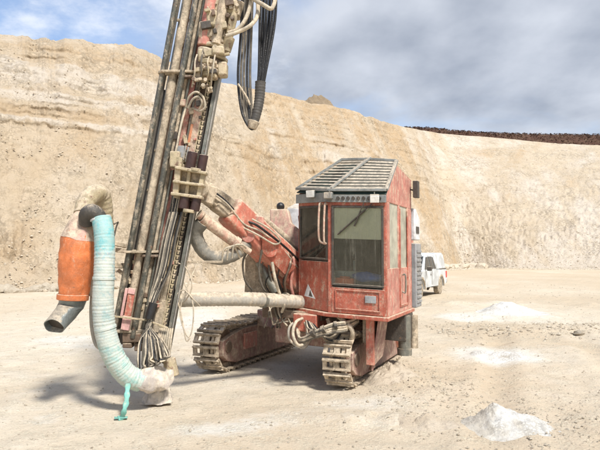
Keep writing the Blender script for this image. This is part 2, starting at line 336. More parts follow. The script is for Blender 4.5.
def leafmat(name, c):
    m, ns, ls = newmat(name); o = N(ns, 'ShaderNodeOutputMaterial'); p = N(ns, 'ShaderNodeBsdfPrincipled')
    tc = N(ns, 'ShaderNodeTexCoord').outputs['Object']
    ls.new(mixc(ns, ls, rng(ns, ls, noi(ns, ls, tc, .5, 5, .6), .4, .62), c, (c[0] * 1.5, c[1] * 1.5, c[2] * 1.3)), p.inputs['Base Color'])
    p.inputs['Roughness'].default_value = .8; ls.new(p.outputs[0], o.inputs[0]); return m
M['heath'] = leafmat('russet_heath', (.075, .037, .022))

def gridmesh(name, P, mat, tone=None, closed=False):
    """P: (rows, cols, 3) array"""
    r, c = P.shape[:2]; me = bpy.data.meshes.new(name)
    idx = np.arange(r * c).reshape(r, c)
    q = np.stack([idx[:-1, :-1], idx[:-1, 1:], idx[1:, 1:], idx[1:, :-1]], -1).reshape(-1, 4)
    me.vertices.add(r * c); me.vertices.foreach_set('co', P.reshape(-1).astype(np.float32))
    me.loops.add(q.size); me.loops.foreach_set('vertex_index', q.reshape(-1).astype(np.int32))
    me.polygons.add(len(q)); me.polygons.foreach_set('loop_start', np.arange(0, q.size, 4, dtype=np.int32))
    me.update(calc_edges=True); me.validate()
    me.polygons.foreach_set('use_smooth', [True] * len(me.polygons))
    if tone is not None:
        at = me.color_attributes.new('tone', 'FLOAT_COLOR', 'POINT'); a = np.ones((r * c, 4), np.float32); a[:, :3] = tone.reshape(-1, 3); at.data.foreach_set('color', a.reshape(-1))
    me.materials.append(mat); o = bpy.data.objects.new(name, me); COL.objects.link(o); return o

# ------------------------------------------------------------------ ground
def gz(X, Y):
    """height of the floor"""
    X, Y = np.asarray(X, float), np.asarray(Y, float)
    r = np.hypot(X, Y - 7)
    z = .05 * fbm(X * .22, Y * .22, o=3, seed=3) * np.clip((r - 3) / 8, .15, 1)
    z = z + .02 * fbm(X * 1.1, Y * 1.1, o=4, seed=8) + .012 * fbm(X * 5, Y * 5, o=3, seed=21)
    # churned ridges of spoil pushed up along the far side of the floor
    band = np.exp(-((Y - (13.0 + .10 * X)) / .8) ** 2) * np.clip((X - 3) / 1.5, 0, 1)
    z = z + band * (.07 + .06 * fbm(X * 1.6, Y * 1.6, o=4, seed=33))
    band2 = np.exp(-((Y - (20.5 - .1 * X)) / .5) ** 2) * np.clip((X - 2) / 2, 0, 1)
    z = z + band2 * (.05 + .08 * fbm(X * 2., Y * 2., o=3, seed=36))
    # clods beside the right-hand crawler and at lower right
    cl = np.exp(-((X - 1.35) / .5) ** 2 - ((Y - 7.9) / .9) ** 2)
    z = z + cl * (.07 + .10 * np.abs(fbm(X * 3.2, Y * 3.2, o=4, seed=41)))
    cl = np.exp(-((X - .7) / .55) ** 2 - ((Y - 6.15) / .35) ** 2)
    z = z + cl * (.06 + .05 * fbm(X * 4, Y * 4, o=4, seed=47))
    cl = np.exp(-((X - 3.1) / 1.1) ** 2 - ((Y - 5.6) / .6) ** 2)
    z = z + cl * .05 * np.abs(fbm(X * 6, Y * 6, o=3, seed=51))
    # wheel and crawler ruts
    fade = np.clip((18 - Y) / 6, 0, 1)
    for x0, k, w, dpt in ((2.6, .33, .22, .05), (4.3, .33, .22, .05), (6.0, -.25, .3, .05), (-3.6, .1, .3, .035), (-2.6, .1, .25, .02)):
        d = X - (x0 + k * (Y - 8)); dpt = dpt * fade; z = z - dpt * np.exp(-(d / w) ** 2) * (.6 + .4 * vn(X * 2, Y * 2, seed=60)) + dpt * .5 * np.exp(-((np.abs(d) - w * 1.6) / (w * .6)) ** 2)
    z = z * np.clip((np.hypot((X - .1) / 2.3, (Y - 9) / 2.2)), .35, 1)
    return z
def build_ground():
    n = 620
    u = np.linspace(-1, 1, n); sx_ = np.sinh(u * 6.3) / np.sinh(6.3) * 900
    v = np.linspace(0, 1, n); ys = -6 + (np.sinh((v - .18) * 6.6) + np.sinh(.18 * 6.6)) / (np.sinh(.82 * 6.6) + np.sinh(.18 * 6.6)) * 1000
    ys = np.concatenate([[-900, -300, -100, -40, -15], ys + 0]); ys = np.sort(ys)
    X, Y = np.meshgrid(sx_, ys); X = X + Y * 0
    Zg = gz(X, Y) * np.clip(1.3 - np.hypot(X, Y) / 150, 0, 1)
    chalk = np.full(X.shape, 0.)
    for px, py, rx, ry, a in ((95, 343, 75, 7, .55), (45, 418, 32, 9, .5), (200, 318, 26, 9, .75), (70, 339, 20, 4, .4), (465, 318, 30, 4, .55), (515, 316, 40, 6, .5), (498, 355, 42, 9, .7),
                              (520, 428, 45, 10, .35), (365, 405, 70, 8, .3), (270, 420, 60, 12, .25), (205, 432, 60, 9, .3), (160, 400, 30, 7, .25), (380, 425, 50, 12, .2), (330, 300, 30, 5, .1), (40, 330, 60, 7, .3), (560, 350, 60, 10, .15)):
        c = G(px, py); c1 = G(px + rx, py); dy = abs(G(px, py + ry).y - G(px, py - ry).y) / 2; dx = c1.x - c.x
        chalk += a * np.exp(-(((X - c.x) / dx) ** 2 + ((Y - c.y) / dy) ** 2) ** 1.2)
    chalk = chalk * (1.15 + .35 * fbm(X * 1.2, Y * 1.2, o=4, seed=71)) + .10 * fbm(X * .35, Y * .35, o=4, seed=72) - .02
    dirt = .28 + .35 * fbm(X * .3, Y * .18, o=5, seed=74)
    dirt += .55 * np.exp(-((Y - (13.0 + .10 * X)) / 1.3) ** 2) * np.clip((X - 2.5) / 1.5, 0, 1)
    dirt += .45 * np.exp(-((X - 1.5) / .9) ** 2 - ((Y - 8.3) / 1.1) ** 2) + .3 * np.exp(-((X - 3.4) / 1.5) ** 2 - ((Y - 5.3) / .8) ** 2)
    dirt += .5 * np.clip((Y - 16) / 20, 0, 1)
    for x0, k, w in ((2.6, .33, .3), (4.3, .33, .3), (6.0, -.25, .4), (-3.6, .1, .4)): dirt += .25 * np.clip((18 - Y) / 6, 0, 1) * np.exp(-((X - (x0 + k * (Y - 8))) / w) ** 2)
    tone = np.stack([np.clip(chalk, 0, 1), np.clip(dirt, 0, 1), chalk * 0], -1)
    o = gridmesh('ground', np.stack([X, Y, Zg], -1), M['ground'], tone); tag(o, kind='structure'); return o
build_ground()
def gh(x, y): return float(gz(x, y))

# ------------------------------------------------------------------ quarry face: base line, crest line, and everything between
def poly(pts, u): a = np.array(pts, float); return np.stack([np.interp(u, a[:, 0], a[:, i]) for i in range(1, a.shape[1])], -1)
def crest(px, py, Y): p = W(px, py, Y); return (p.x, p.y, p.z)
# columns: u, base(x, y), crest(x, y, z)
rows = []
def col(u, bpx, bY, tpx, tpy, tY): rows.append((u, (bpx - 300) / 600 * bY, bY) + crest(tpx, tpy, tY))
rows.append((-9, -30, -60, -44, -62, 14.)); rows.append((-6, -26, -10, -38, -10, 14.5)); rows.append((-3, -21, 14, -29, 18, 14.6))
col(-1, -80, 25.5, -90, 30, 37); col(0, 0, 28, 0, 31, 41); col(.3, 15, 28.6, 18, 36, 41.5); col(1, 50, 29.5, 55, 40, 43); col(1.6, 85, 30.5, 92, 40, 44); col(2, 110, 31.5, 118, 43, 46)
col(2.7, 150, 34, 150, 50, 49); col(3.2, 185, 36, 172, 60, 52); col(3.6, 215, 38, 205, 76, 55); col(4.4, 250, 42, 268, 91, 61); col(5, 290, 47, 300, 100, 66); col(5.8, 330, 53, 345, 108, 72)
col(6.6, 385, 60, 372, 117, 74); col(7.2, 425, 66, 392, 124, 79); col(7.7, 452, 70, 407, 127.5, 83); col(8.1, 462, 75, 425, 131, 94); col(8.5, 474, 74, 445, 134, 100); col(9.3, 505, 70, 500, 138, 101); col(10, 550, 68, 550, 143, 100); col(11, 610, 66, 610, 146, 98); col(12, 690, 63, 690, 150, 94)
rows.append((14, 62, 40, 86, 52, 18.)); rows.append((17, 64, -10, 90, -8, 18.)); rows.append((20, 60, -70, 84, -72, 18.))
def quarry():
    nu, nv = 1100, 230
    ks = np.array([r[0] for r in rows]); uu = np.concatenate([np.linspace(-9, -1.2, 60), np.linspace(-1.2, 12, nu - 120), np.linspace(12, 20, 60)])
    vv = np.linspace(0, 1, nv)
    P = poly(rows, uu)
    # soften the polyline corners
    k = np.ones(13) / 13
    for i in range(P.shape[1]): P[:, i] = np.convolve(np.pad(P[:, i], 6, 'edge'), k, 'valid')
    cres = .14 * fbm(uu * 5, uu * 0, o=5, seed=90, g=.55) * np.clip((7.4 - uu) / 1, .25, 1)
    U, V = np.meshgrid(uu, vv); bx, by, tx, ty, tz = [P[:, i][None, :] for i in range(5)]
    left = np.clip((7.6 - U) / 1.2, 0, 1)                                          # blocky face left, smooth tip slope right
    # profile: height fraction against horizontal fraction
    hz = V
    steep = 1 - (1 - V) ** 1.35; prof_left = .55 * np.clip((V - .16) / .84, 0, 1) + .45 * V ** 2
    hor = left * (.85 * V ** 1.0 * .7 + .3 * V ** 4 * 1.0 + .0) + (1 - left) * (V ** 1.05)
    hor = np.clip(hor, 0, 1.0); hor = hor / hor[-1:, :]
    foot = np.exp(-V / .08)
    X = bx + (tx - bx) * hor; Y = by + (ty - by) * hor; Zc = (tz + cres[None, :] * 1.0) * V - .25 * (V == 0)
    # direction out of the face
    dx, dy = bx - tx, by - ty; L = np.hypot(dx, dy); dx, dy = dx / L, dy / L
    s = np.hypot(X, Y)
    # big bulges, gullies running down, strata ledges, blocks
    mx_, my_ = (P[:, 0] + P[:, 2]) / 2, (P[:, 1] + P[:, 3]) / 2
    arc = np.concatenate([[0], np.cumsum(np.hypot(np.diff(mx_), np.diff(my_)))])[None, :] + 0 * V      # true metres along the face
    n = 1.0 * fbm(arc * .12, Zc * .12, 0, 3, 101) + .22 * fbm(arc * .45, Zc * .45, 0, 4, 104, .5)
    zz = Zc + .5 * fbm(arc * .10, Zc * 0, 0, 4, 107) + .02 * X
    ledge = np.zeros_like(n)
    for hgt, dep, wdt in ((12.1, .75, .25), (10.7, .6, .2), (13.3, .5, .2), (8.6, .25, .3), (6.6, .2, .4), (14.2, .45, .2)):
        ledge += -dep / (1 + np.exp(-(zz - hgt) / wdt * 2)) * left * (.6 + .5 * vn(arc * .5, hgt, seed=int(hgt * 10)))
    blocks = np.abs(fbm(arc * 1.1, Zc * 1.1, 0, 4, 110, .5))
    lump = np.clip(fbm(arc * 1.1, Zc * 1.1, 0, 4, 116), 0, 1)
    rub = np.exp(-((Zc - .8) / 1.4) ** 2)
    upper = np.clip((Zc - 9) / 4, 0, 1)
    n = n * (.4 + .6 * left) + ledge * .8 + blocks * (.05 + .17 * left * upper + .25 * rub * left) + lump * .45 * rub * (.4 + .6 * left)
    n += .035 * fbm(arc * 4, Zc * 4, 0, 3, 121)
    beds = np.tanh(4 * vn(zz * 1.5, zz * 0 + .5, seed=160)) * .5 + np.tanh(5 * vn(zz * 3.7, arc * .03, seed=161)) * .22
    n += beds * .38 * left * np.clip((Zc - 7.5) / 3, 0, 1) * np.clip(.7 + fbm(arc * .4, Zc * .4, 0, 3, 162), 0, 1.2)
    fall = np.where(U < 7.6, arc + .75 * Zc, arc - .35 * Zc)
    grain = fbm(fall * .75, Zc * .13, 0, 5, 170, .6)
    n += (.14 * left + .05) * grain * np.clip((U - 3.2) / 1.2, 0, 1)
    rb = np.tanh(4 * vn(zz * 1.3, arc * .02, seed=180)) + .6 * np.tanh(4 * vn(zz * 3.1, arc * .04, seed=181))
    n += .10 * rb * (1 - left) * np.clip((Zc - 7) / 4, 0, 1)
    env = np.clip(V * 8, 0, 1) * np.clip((1.02 - V) * 9, .12, 1)
    n = n * env
    # spill out at the foot
    n = n + foot * (1.2 * left + .5)
    X = X + dx * n; Y = Y + dy * n
    Zc = Zc + .25 * blocks * env * (1 - V)
    crease = np.exp(-((U - 7.75 + .65 * V) / .38) ** 2)
    tone = np.zeros(X.shape + (3,))
    band = np.zeros_like(n)
    for hgt, w in ((12.7, .55), (11.2, .3), (9.4, .18), (13.9, .5)): band += np.exp(-((zz - hgt) / w) ** 2) * (.6 + .6 * vn(arc * .8, hgt, seed=7))
    streak = fbm(arc * .45 + Zc * .2, Zc * .22, 0, 5, 130, .6)
    tone[..., 0] = np.clip(.85 * band * np.clip((4.2 - U) / 1.2, 0, 1) + .25 * beds * left * np.clip((Zc - 8) / 3, 0, 1) + .22 * streak * 1.0 + .05 + .30 * (1 - left) * (1 + fbm(arc * .10, Zc * .25, 0, 4, 133)) + .25 * lump * rub + .22 * np.clip(fbm(arc * .35, Zc * .35, 0, 4, 134), 0, 1) - .5 * crease, 0, 1)
    tone[..., 1] = np.clip(.15 + .45 * fbm(arc * .22, Zc * .25, 0, 4, 140) + .55 * np.exp(-((U - 5.9) / 1.4) ** 2) * (.5 + .5 * V) + .85 * crease + .40 * grain * np.clip((U - 3.2) / 1.2, 0, 1) + .45 * left * np.exp(-((zz - 10.0) / .55) ** 2) + .35 * left * np.clip(vn(zz * 4.5, arc * .05, seed=171), 0, 1) * np.clip((Zc - 8) / 3, 0, 1) - .35 * (1 - left) + .38 * (1 - left) * np.clip(rb, 0, 1) * np.clip((Zc - 7) / 4, 0, 1) * np.clip(.5 + fbm(arc * .15, Zc * .3, 0, 3, 182), 0, 1) + .4 * np.exp(-((U - 8.3) / .6) ** 2) * np.exp(-(Zc / 3) ** 2), 0, 1)
    Pm = np.stack([X, Y, Zc], -1)
    # plateau behind the crest, one sheet with the face
    top = []
    for k, (d, h) in enumerate(((.4, .05), (1.5, .0), (4, -.1), (9, -.1), (20, -.3), (60, -.8), (250, -5))):
        top.append(np.stack([X[-1] - dx[0] * d, Y[-1] - dy[0] * d, Zc[-1] + h + .06 * fbm(uu * 20, uu * 0 + d, o=3, seed=150)], -1))
    Pm = np.concatenate([Pm, np.array(top)], 0); tt = np.repeat(tone[-1:], len(top), 0); tone = np.concatenate([tone, tt], 0)
    return tag(gridmesh('quarry_hill', Pm, M['wall'], tone), kind='structure')
QH = quarry()

# dark heath ridge on the skyline at right
def heath():
    pts = [(405, 129, 127.5, 101), (425, 131, 128, 104), (450, 134, 130.5, 108), (480, 138, 132.5, 111), (520, 141, 134, 112), (560, 145, 134.5, 112), (600, 147, 135, 111), (660, 150, 135, 109), (740, 154, 136, 106), (830, 158, 139, 104)]
    a = np.array(pts, float); uu = np.linspace(405, 830, 400); rws = []
    tv = np.linspace(0, 1, 16)
    lo = np.interp(uu, a[:, 0], a[:, 1]); hi = np.interp(uu, a[:, 0], a[:, 2]); Yd = np.interp(uu, a[:, 0], a[:, 3])
    g = []
    for t in tv:
        r = []
        for i in range(len(uu)):
            p = W(uu[i], lo[i] + 6 + (hi[i] - lo[i] - 6) * math.sin(t * 2.4) / 1.0 if t < .65 else hi[i], Yd[i] + t * 9)
            if t >= .65: p.z = EYE + (W(uu[i], hi[i], Yd[i] + 6)).z - EYE - (t - .65) * 2
            r.append((p.x, p.y, p.z + .12 * float(mnoise.noise(Vector((uu[i] * .15, t * 5, 2))))))
        g.append(r)
    P = np.array(g); tag(gridmesh('heath_ridge', P, M['heathsoil']), kind='structure')
    mb_v, mb_f = [], []; rs = random.Random(4)
    for k in range(5200):
        i = rs.randrange(len(uu)); j = rs.randrange(1, 12); c = P[j, i] + np.array([rs.uniform(-.3, .3), rs.uniform(-.3, .3), .05]); s = rs.uniform(.1, .32)
        for q in range(4):
            d = Vector((rs.uniform(-1, 1), rs.uniform(-1, 1), rs.uniform(.2, 1))).normalized() * s; e = Vector((rs.uniform(-1, 1), rs.uniform(-1, 1), rs.uniform(-.3, .6))).normalized() * s * .7
            b = Vector(c); n = len(mb_v); mb_v += [tuple(b), tuple(b + d), tuple(b + e + d * .4)]; mb_f.append((n, n + 1, n + 2))
    me = bpy.data.meshes.new('heath_scrub'); me.from_pydata(mb_v, [], mb_f); me.materials.append(M['heath']); o = bpy.data.objects.new('heath_scrub', me); COL.objects.link(o)
    tag(o, kind='stuff')
heath()

def mound(name, cx, cy, rx, ry, h, mat, label, cat, group=None, seed=0, n=60, sharp=1.2, ang=0, z0=None, skew=0, kind=None, rough=.22, white=0., wdir=0.):
    a = np.linspace(0, 2 * np.pi, n * 2 + 1); r = np.linspace(0, 1, n)
    R, A = np.meshgrid(r, a, indexing='ij')
    lx, ly = R * np.cos(A), R * np.sin(A)
    rr = R * (1 + .0)
    prof = (1 - np.clip(rr, 0, 1) ** sharp) ** 1.5
    px_, py_ = lx * rx * (1 + .18 * vn(np.cos(A) * 1.5, np.sin(A) * 1.5, seed=seed)), ly * ry * (1 + .18 * vn(np.cos(A) * 1.7, np.sin(A) * 1.7, seed=seed + 4))
    px_ = px_ + skew * rx * prof
    z = h * prof * (1 + rough * fbm(lx * 3, ly * 3, o=4, seed=seed + 9)) + .05 * h * fbm(lx * 9, ly * 9, o=3, seed=seed + 2) * (1 - R)
    ca, sa = math.cos(ang), math.sin(ang)
    X = cx + px_ * ca - py_ * sa; Y = cy + px_ * sa + py_ * ca
    base = gz(X, Y) if z0 is None else z0
    Zm = base + z - .015 - .05 * (R > .985)
    loc = (cx, cy, gh(cx, cy) if z0 is None else z0)
    P = np.stack([X - loc[0], Y - loc[1], Zm - loc[2]], -1)
    tn = np.zeros(P.shape); tn[..., 0] = np.clip(.70 - .25 * (white > 0) + white * np.cos(A - wdir) * R ** .4 + .45 * fbm(lx * 2.5, ly * 2.5, o=4, seed=seed + 40), 0, 1)
    o = gridmesh(name, P, mat, tn); o.location = loc
    if kind: tag(o, kind=kind)
    else: tag(o, label, cat, group)
    return o
p = W(321, 104, 73.5); mound('spoil_hill', p.x - .5, p.y + 2.5, 5.2, 3.2, 4.6, M['spoil'], None, None, seed=5, z0=p.z - 2.9, kind='structure', sharp=1.5, rough=.14)
mound('cuttings_pile', 2.06, 6.02, .48, .55, .29, M['chalk'], 'tall pale cone of drill cuttings with a white right flank and stony front', 'pile', 'white heaps of drill cuttings', 12, ang=-.55, skew=-.30, rough=.16, white=.6, wdir=.35, sharp=.95)
mound('cuttings_pile', 3.3, 10.1, .62, .55, .13, M['chalk'], 'low flat white heap of drill cuttings, middle one of three', 'pile', 'white heaps of drill cuttings', 22, rough=.3)
mound('cuttings_pile', 6.05, 17.2, 1.1, .9, .30, M['chalk'], 'small white heap of drill cuttings farthest back on the floor', 'pile', 'white heaps of drill cuttings', 31, skew=-.15, rough=.12, sharp=1.5)
mound('soil_heap', 1.25, 6.0, .42, .3, .10, M['tan'], 'low crumbly tan heap of soil in front of the right crawler', 'heap', None, 41, rough=.5)
mound('soil_heap', 1.22, 8.25, .42, .75, .24, M['tan'], 'brown loose soil banked against the outer side of the right crawler', 'heap', None, 45, rough=.32, ang=-.3)

# rocks
def rockmesh(seed):
    import bmesh
    bm = bmesh.new(); bmesh.ops.create_icosphere(bm, subdivisions=2, radius=1)
    for v in bm.verts:
        d = v.co.normalized(); v.co = d * (1 + .38 * mnoise.noise(d * 1.3 + Vector((seed * 7.1, 0, 0))) + .12 * mnoise.noise(d * 4 + Vector((0, seed * 3, 0)))); v.co.z *= .68
    me = bpy.data.meshes.new('rock'); bm.to_mesh(me); bm.free(); me.materials.append(M['rock']); return me
RM = [rockmesh(i) for i in range(7)]
rr = random.Random(8)
dg = bpy.context.evaluated_depsgraph_get()
def put_rock(x, y, s, label, grp, z=None):
    o = bpy.data.objects.new('rock', rr.choice(RM)); COL.objects.link(o)
    o.location = (x, y, (gh(x, y) if z is None else z) + s * .25); o.scale = (s * rr.uniform(.8, 1.2), s * rr.uniform(.8, 1.2), s * rr.uniform(.7, 1.1)); o.rotation_euler = (rr.uniform(-.3, .3), rr.uniform(-.3, .3), rr.uniform(0, 6.3))
    tag(o, label, 'rock', grp)
g = G(579, 334); put_rock(g.x, g.y, .12, 'pale rounded boulder alone on the brown ridge at far right', None)
base_pts = [(r[1], r[2]) for r in rows]
for k in range(110):
    u = rr.uniform(-.5, 3.1); b = poly(rows, np.array([u]))[0]; d = Vector((b[0] - b[2], b[1] - b[3], 0)).normalized()
    x, y = b[0] + d.x * rr.uniform(.3, 3.2), b[1] + d.y * rr.uniform(.3, 3.2); s = rr.choice((.12, .15, .2, .2, .28, .38))
    put_rock(x, y, s, 'pale limestone rock fallen at the foot of the left quarry face', 'rocks fallen at the foot of the left quarry face')
for k in range(60):
    u = rr.uniform(6.9, 8.6); b = poly(rows, np.array([u]))[0]; d = Vector((b[0] - b[2], b[1] - b[3], 0)).normalized()
    x, y = b[0] + d.x * rr.uniform(.2, 3.5), b[1] + d.y * rr.uniform(.2, 3.5); s = rr.choice((.2, .25, .3, .45, .6, .75))
    put_rock(x, y, s, 'rock in the spill of stones where the two quarry slopes meet', 'stones where the two quarry slopes meet')

# small stones, too many to count
def gravel(name, pts, seed):
    r = random.Random(seed); vs, fs = [], []
    b = [(1, 0, 0), (-1, 0, 0), (0, 1, 0), (0, -1, 0), (0, 0, 1), (0, 0, -.6)]
    F = [(0, 2, 4), (2, 1, 4), (1, 3, 4), (3, 0, 4), (2, 0, 5), (1, 2, 5), (3, 1, 5), (0, 3, 5)]
    for (x, y, z, s) in pts:
        a = r.uniform(0, 6.3); ca, sa = math.cos(a), math.sin(a); n = len(vs); q = [r.uniform(.6, 1.3) for _ in range(6)]
        for i, (p0, p1, p2) in enumerate(b):
            X, Y, ZZ = p0 * s * q[i], p1 * s * q[i] * .8, p2 * s * q[i] * .7; vs.append((x + X * ca - Y * sa + ZZ * .2, y + X * sa + Y * ca, z + ZZ + s * .15))
        fs += [tuple(i + n for i in f) for f in F]
    me = bpy.data.meshes.new(name); me.from_pydata(vs, [], fs); me.materials.append(M['rock']); o = bpy.data.objects.new(name, me); COL.objects.link(o); tag(o, kind='stuff')
def scatter(n, f, r):
    o = []
    for _ in range(n):
        x, y, s = f(r); o.append((x, y, gh(x, y), s))
    return o
r_ = random.Random(3); pts = []
xs, ys, ss = [], [], []
for _ in range(6500):
    y = 4 + 30 * r_.random() ** 2.0; x = r_.uniform(-.62, .62) * y; xs.append(x); ys.append(y); ss.append(min(.05, (.004 + .012 * r_.random() ** 3) * (1 + y * .07)))
for _ in range(1500):                                                # rougher ground at lower right
    y = r_.gauss(5.9, .8); x = r_.gauss(2.8, .9); xs.append(x); ys.append(y); ss.append(.006 + .02 * r_.random() ** 3)
for _ in range(1000):
    y = r_.gauss(8.0, .9); x = r_.gauss(1.5, .5); xs.append(x); ys.append(y); ss.append(.007 + .022 * r_.random() ** 3)
for _ in range(1300):
    x = r_.uniform(3, 10); y = 13 + .1 * x + r_.gauss(0, .7); xs.append(x); ys.append(y); ss.append(.012 + .05 * r_.random() ** 3)
zs = gz(np.array(xs), np.array(ys)); gravel('gravel', list(zip(xs, ys, zs, ss)), 2)
# rubble on and below the faces: dropped on the real surface
def rubble():
    r = random.Random(12); mk = None; me = QH.data; n = len(me.vertices); co = np.empty(n * 3, np.float32); me.vertices.foreach_get('co', co); co = co.reshape(-1, 3); cols = 1100; pts = []
    while len(pts) < 20000:
        i = r.randrange(60, 1040); j = int(229 * (r.random() ** (1.1 if i < 740 else 2.0))); c = co[j * cols + i]
        if mnoise.fractal(Vector((i * .022, float(c[2]) * .30, 3)), .6, 2, 4) + .25 * r.random() < (.18 if c[2] > 2.5 else -.3): continue
        s = (.02 + .075 * r.random() ** 5) * (1 if i < 740 else 1.5); pts.append((c[0] + r.uniform(-.15, .15), c[1] + r.uniform(-.1, .1), c[2] - s * .25, s))
    gravel('rubble', pts, 13)
rubble()
for u0, u1, nn, sp in ((-.8, 3.3, 6500, 2.2), (3.3, 6.8, 1500, 2.5), (7.2, 8.7, 3600, 4.5), (8.8, 12.2, 3000, 2.2)):
    xs, ys, ss = [], [], []
    for k in range(nn):
        b = poly(rows, np.array([rr.uniform(u0, u1)]))[0]; d = Vector((b[0] - b[2], b[1] - b[3], 0)).normalized(); q = rr.random() ** 1.5 * sp + .2
        xs.append(b[0] + d.x * q); ys.append(b[1] + d.y * q); ss.append(.025 + .14 * rr.random() ** 4)
    gravel('rubble', list(zip(xs, ys, gz(np.array(xs), np.array(ys)), ss)), 14)

# ------------------------------------------------------------------ the drill rig
RIG = empty('drill_rig', (0.1, 8.9, 0))
tag(RIG, 'dusty red crawler drilling rig with glazed cab, boom and tall leaning drill mast', 'drilling rig')
HD = math.radians(23); LV = Vector((-math.cos(HD), math.sin(HD), 0)); BV = Vector((math.sin(HD), math.cos(HD), 0)); R0 = Vector((1.05, 7.3, 0))
TILT = .04
def C(l, v, z, t=1): return R0 + LV * l + BV * v + Z * (z + TILT * l * t)
LVt = (LV + Z * TILT).normalized()
UPt = BV.cross(LVt).normalized(); UPt = UPt if UPt.z > 0 else -UPt

def cbox(mb, l0, l1, v0, v1, z0, z1, t=1):
    vs = [C(a, b, c, t) for a in (l0, l1) for b in (v0, v1) for c in (z0, z1)]
    return mb.add(vs, [(0, 1, 3, 2), (4, 6, 7, 5), (0, 4, 5, 1), (2, 3, 7, 6), (0, 2, 6, 4), (1, 5, 7, 3)])

# --- crawlers
def crawler(l0, l1, v0, L):
    """one crawler: frame is the part, every shoe a sub-part"""
    lc = (l0 + l1) / 2; wd = l1 - l0; r = .33; vf, vb = v0 + r, v0 + L - r; zc = r + .035
    f = MB()
    poly2 = [(vf - .02, zc - .20), (vf + .25, zc - .26), (vb - .1, zc - .26), (vb + .1, zc - .1), (vb + .1, zc + .12), (vb - .3, zc + .2), (vf + .5, zc + .22), (vf + .1, zc + .16), (vf - .14, zc + .10), (vf - .14, zc - .12)]
    f.prism([C(l0 + .02, v, z, 0) for v, z in poly2], LV * (wd - .10))
    trk = f.build('crawler_track', M['purple'], RIG, .012)
    for s, (vc, rad) in enumerate(((vf, .27), (vb, .27))):
        w = MB(); w.tube([C(l0 + .10, vc, zc, 0), C(l1 - .10, vc, zc, 0)], rad, 28); w.tube([C(l0 + .0, vc, zc, 0), C(l0 + .1, vc, zc, 0)], .09, 16)
        w.build('idler_wheel' if s == 0 else 'drive_sprocket', M['brown'], trk, .01)
    for k in range(6):
        w = MB(); vv = vf + .28 + k * (vb - vf - .4) / 5; w.tube([C(l0 + .09, vv, .135, 0), C(l1 - .09, vv, .135, 0)], .085, 14); w.build('track_roller', M['brown'], trk)
    g = MB()                                          # hub cover and square pocket on the frame
    g.tube([C(l0 - .035, vb - .05, zc, 0), C(l0 + .03, vb - .05, zc, 0)], .16, 20); g.build('hub_cover', M['pink'], trk, .008)
    g = MB(); cbox(g, l0 + .006, l0 + .03, vf - .05, vf + .03, zc - .04, zc + .05, 0); g.build('tensioner_port', M['dark'], trk)
    g = MB(); cbox(g, l0 - .012, l0 + .02, vf + .45, vf + .85, zc - .10, zc + .14, 0); g.build('side_plate', M['pink'], trk, .006)
    # a shoe, in its own frame: x across, y along the travel, z outwards
    pit = .168; sh = MB(); w = wd / 2; hl = pit * .43
    xs = [-w, -w * .70, -w * .22, w * .22, w * .70, w]; ys = [-hl, -hl * .48, hl * .48, hl]
    for i in range(5):
        for j in range(3):
            if i in (1, 3) and j == 1: continue
            sh.box(((xs[i] + xs[i + 1]) / 2, (ys[j] + ys[j + 1]) / 2, .011), (xs[i + 1] - xs[i]) / 2 + .0004, (ys[j + 1] - ys[j]) / 2 + .0004, .011 + .0001 * ((i * 3 + j) % 3))
    sh.box((0, hl * .78, .034), w * .98, .010, .016); sh.box((0, -hl * .78, .030), w * .98, .009, .012)
    sh.box((w * .42, 0, -.03), .02, hl * 1.08, .03); sh.box((-w * .42, 0, -.03), .02, hl * 1.08, .03)
    me0 = sh.build('track_shoe', M['track'], None, 0); mesh = me0.data; bpy.data.objects.remove(me0)
    R_ = r - .03; straight = vb - vf; per = 2 * straight + 2 * math.pi * R_; n = round(per / pit)
    for k in range(n):
        s = (k + .35) / n * per
        if s < straight: v, z, th = vf + s, zc - R_, math.pi                     # underside
        elif s < straight + math.pi * R_:
            a = (s - straight) / R_; v, z, th = vb + math.sin(a) * R_, zc - math.cos(a) * R_, math.pi - a
        elif s < 2 * straight + math.pi * R_:
            q = s - straight - math.pi * R_; v = vb - q; sag = .03 * math.sin(math.pi * q / straight * 2) ** 2; z, th = zc + R_ - sag, 0
        else:
            a = (s - 2 * straight - math.pi * R_) / R_; v, z, th = vf - math.sin(a) * R_, zc + math.cos(a) * R_, -a
        nrm = BV * math.sin(th) + Z * math.cos(th); tan = BV * math.cos(th) - Z * math.sin(th)
        pos = C(lc, v, z, 0) - RIG.location + nrm * random.uniform(-.004, .006)
        o = bpy.data.objects.new('track_shoe', mesh); COL.objects.link(o); o.parent = trk
        X = (-LV).normalized(); nrm2 = nrm; tn = nrm2.cross(X)
        o.matrix_local = Matrix(((X.x, tn.x, nrm2.x, pos.x), (X.y, tn.y, nrm2.y, pos.y), (X.z, tn.z, nrm2.z, pos.z), (0, 0, 0, 1))) @ Matrix.Rotation(random.uniform(-.03, .03), 4, 'X')
    return trk
crawler(2.45, 2.86, .16, 2.9)
crawler(.44, .80, -.10, 2.9)

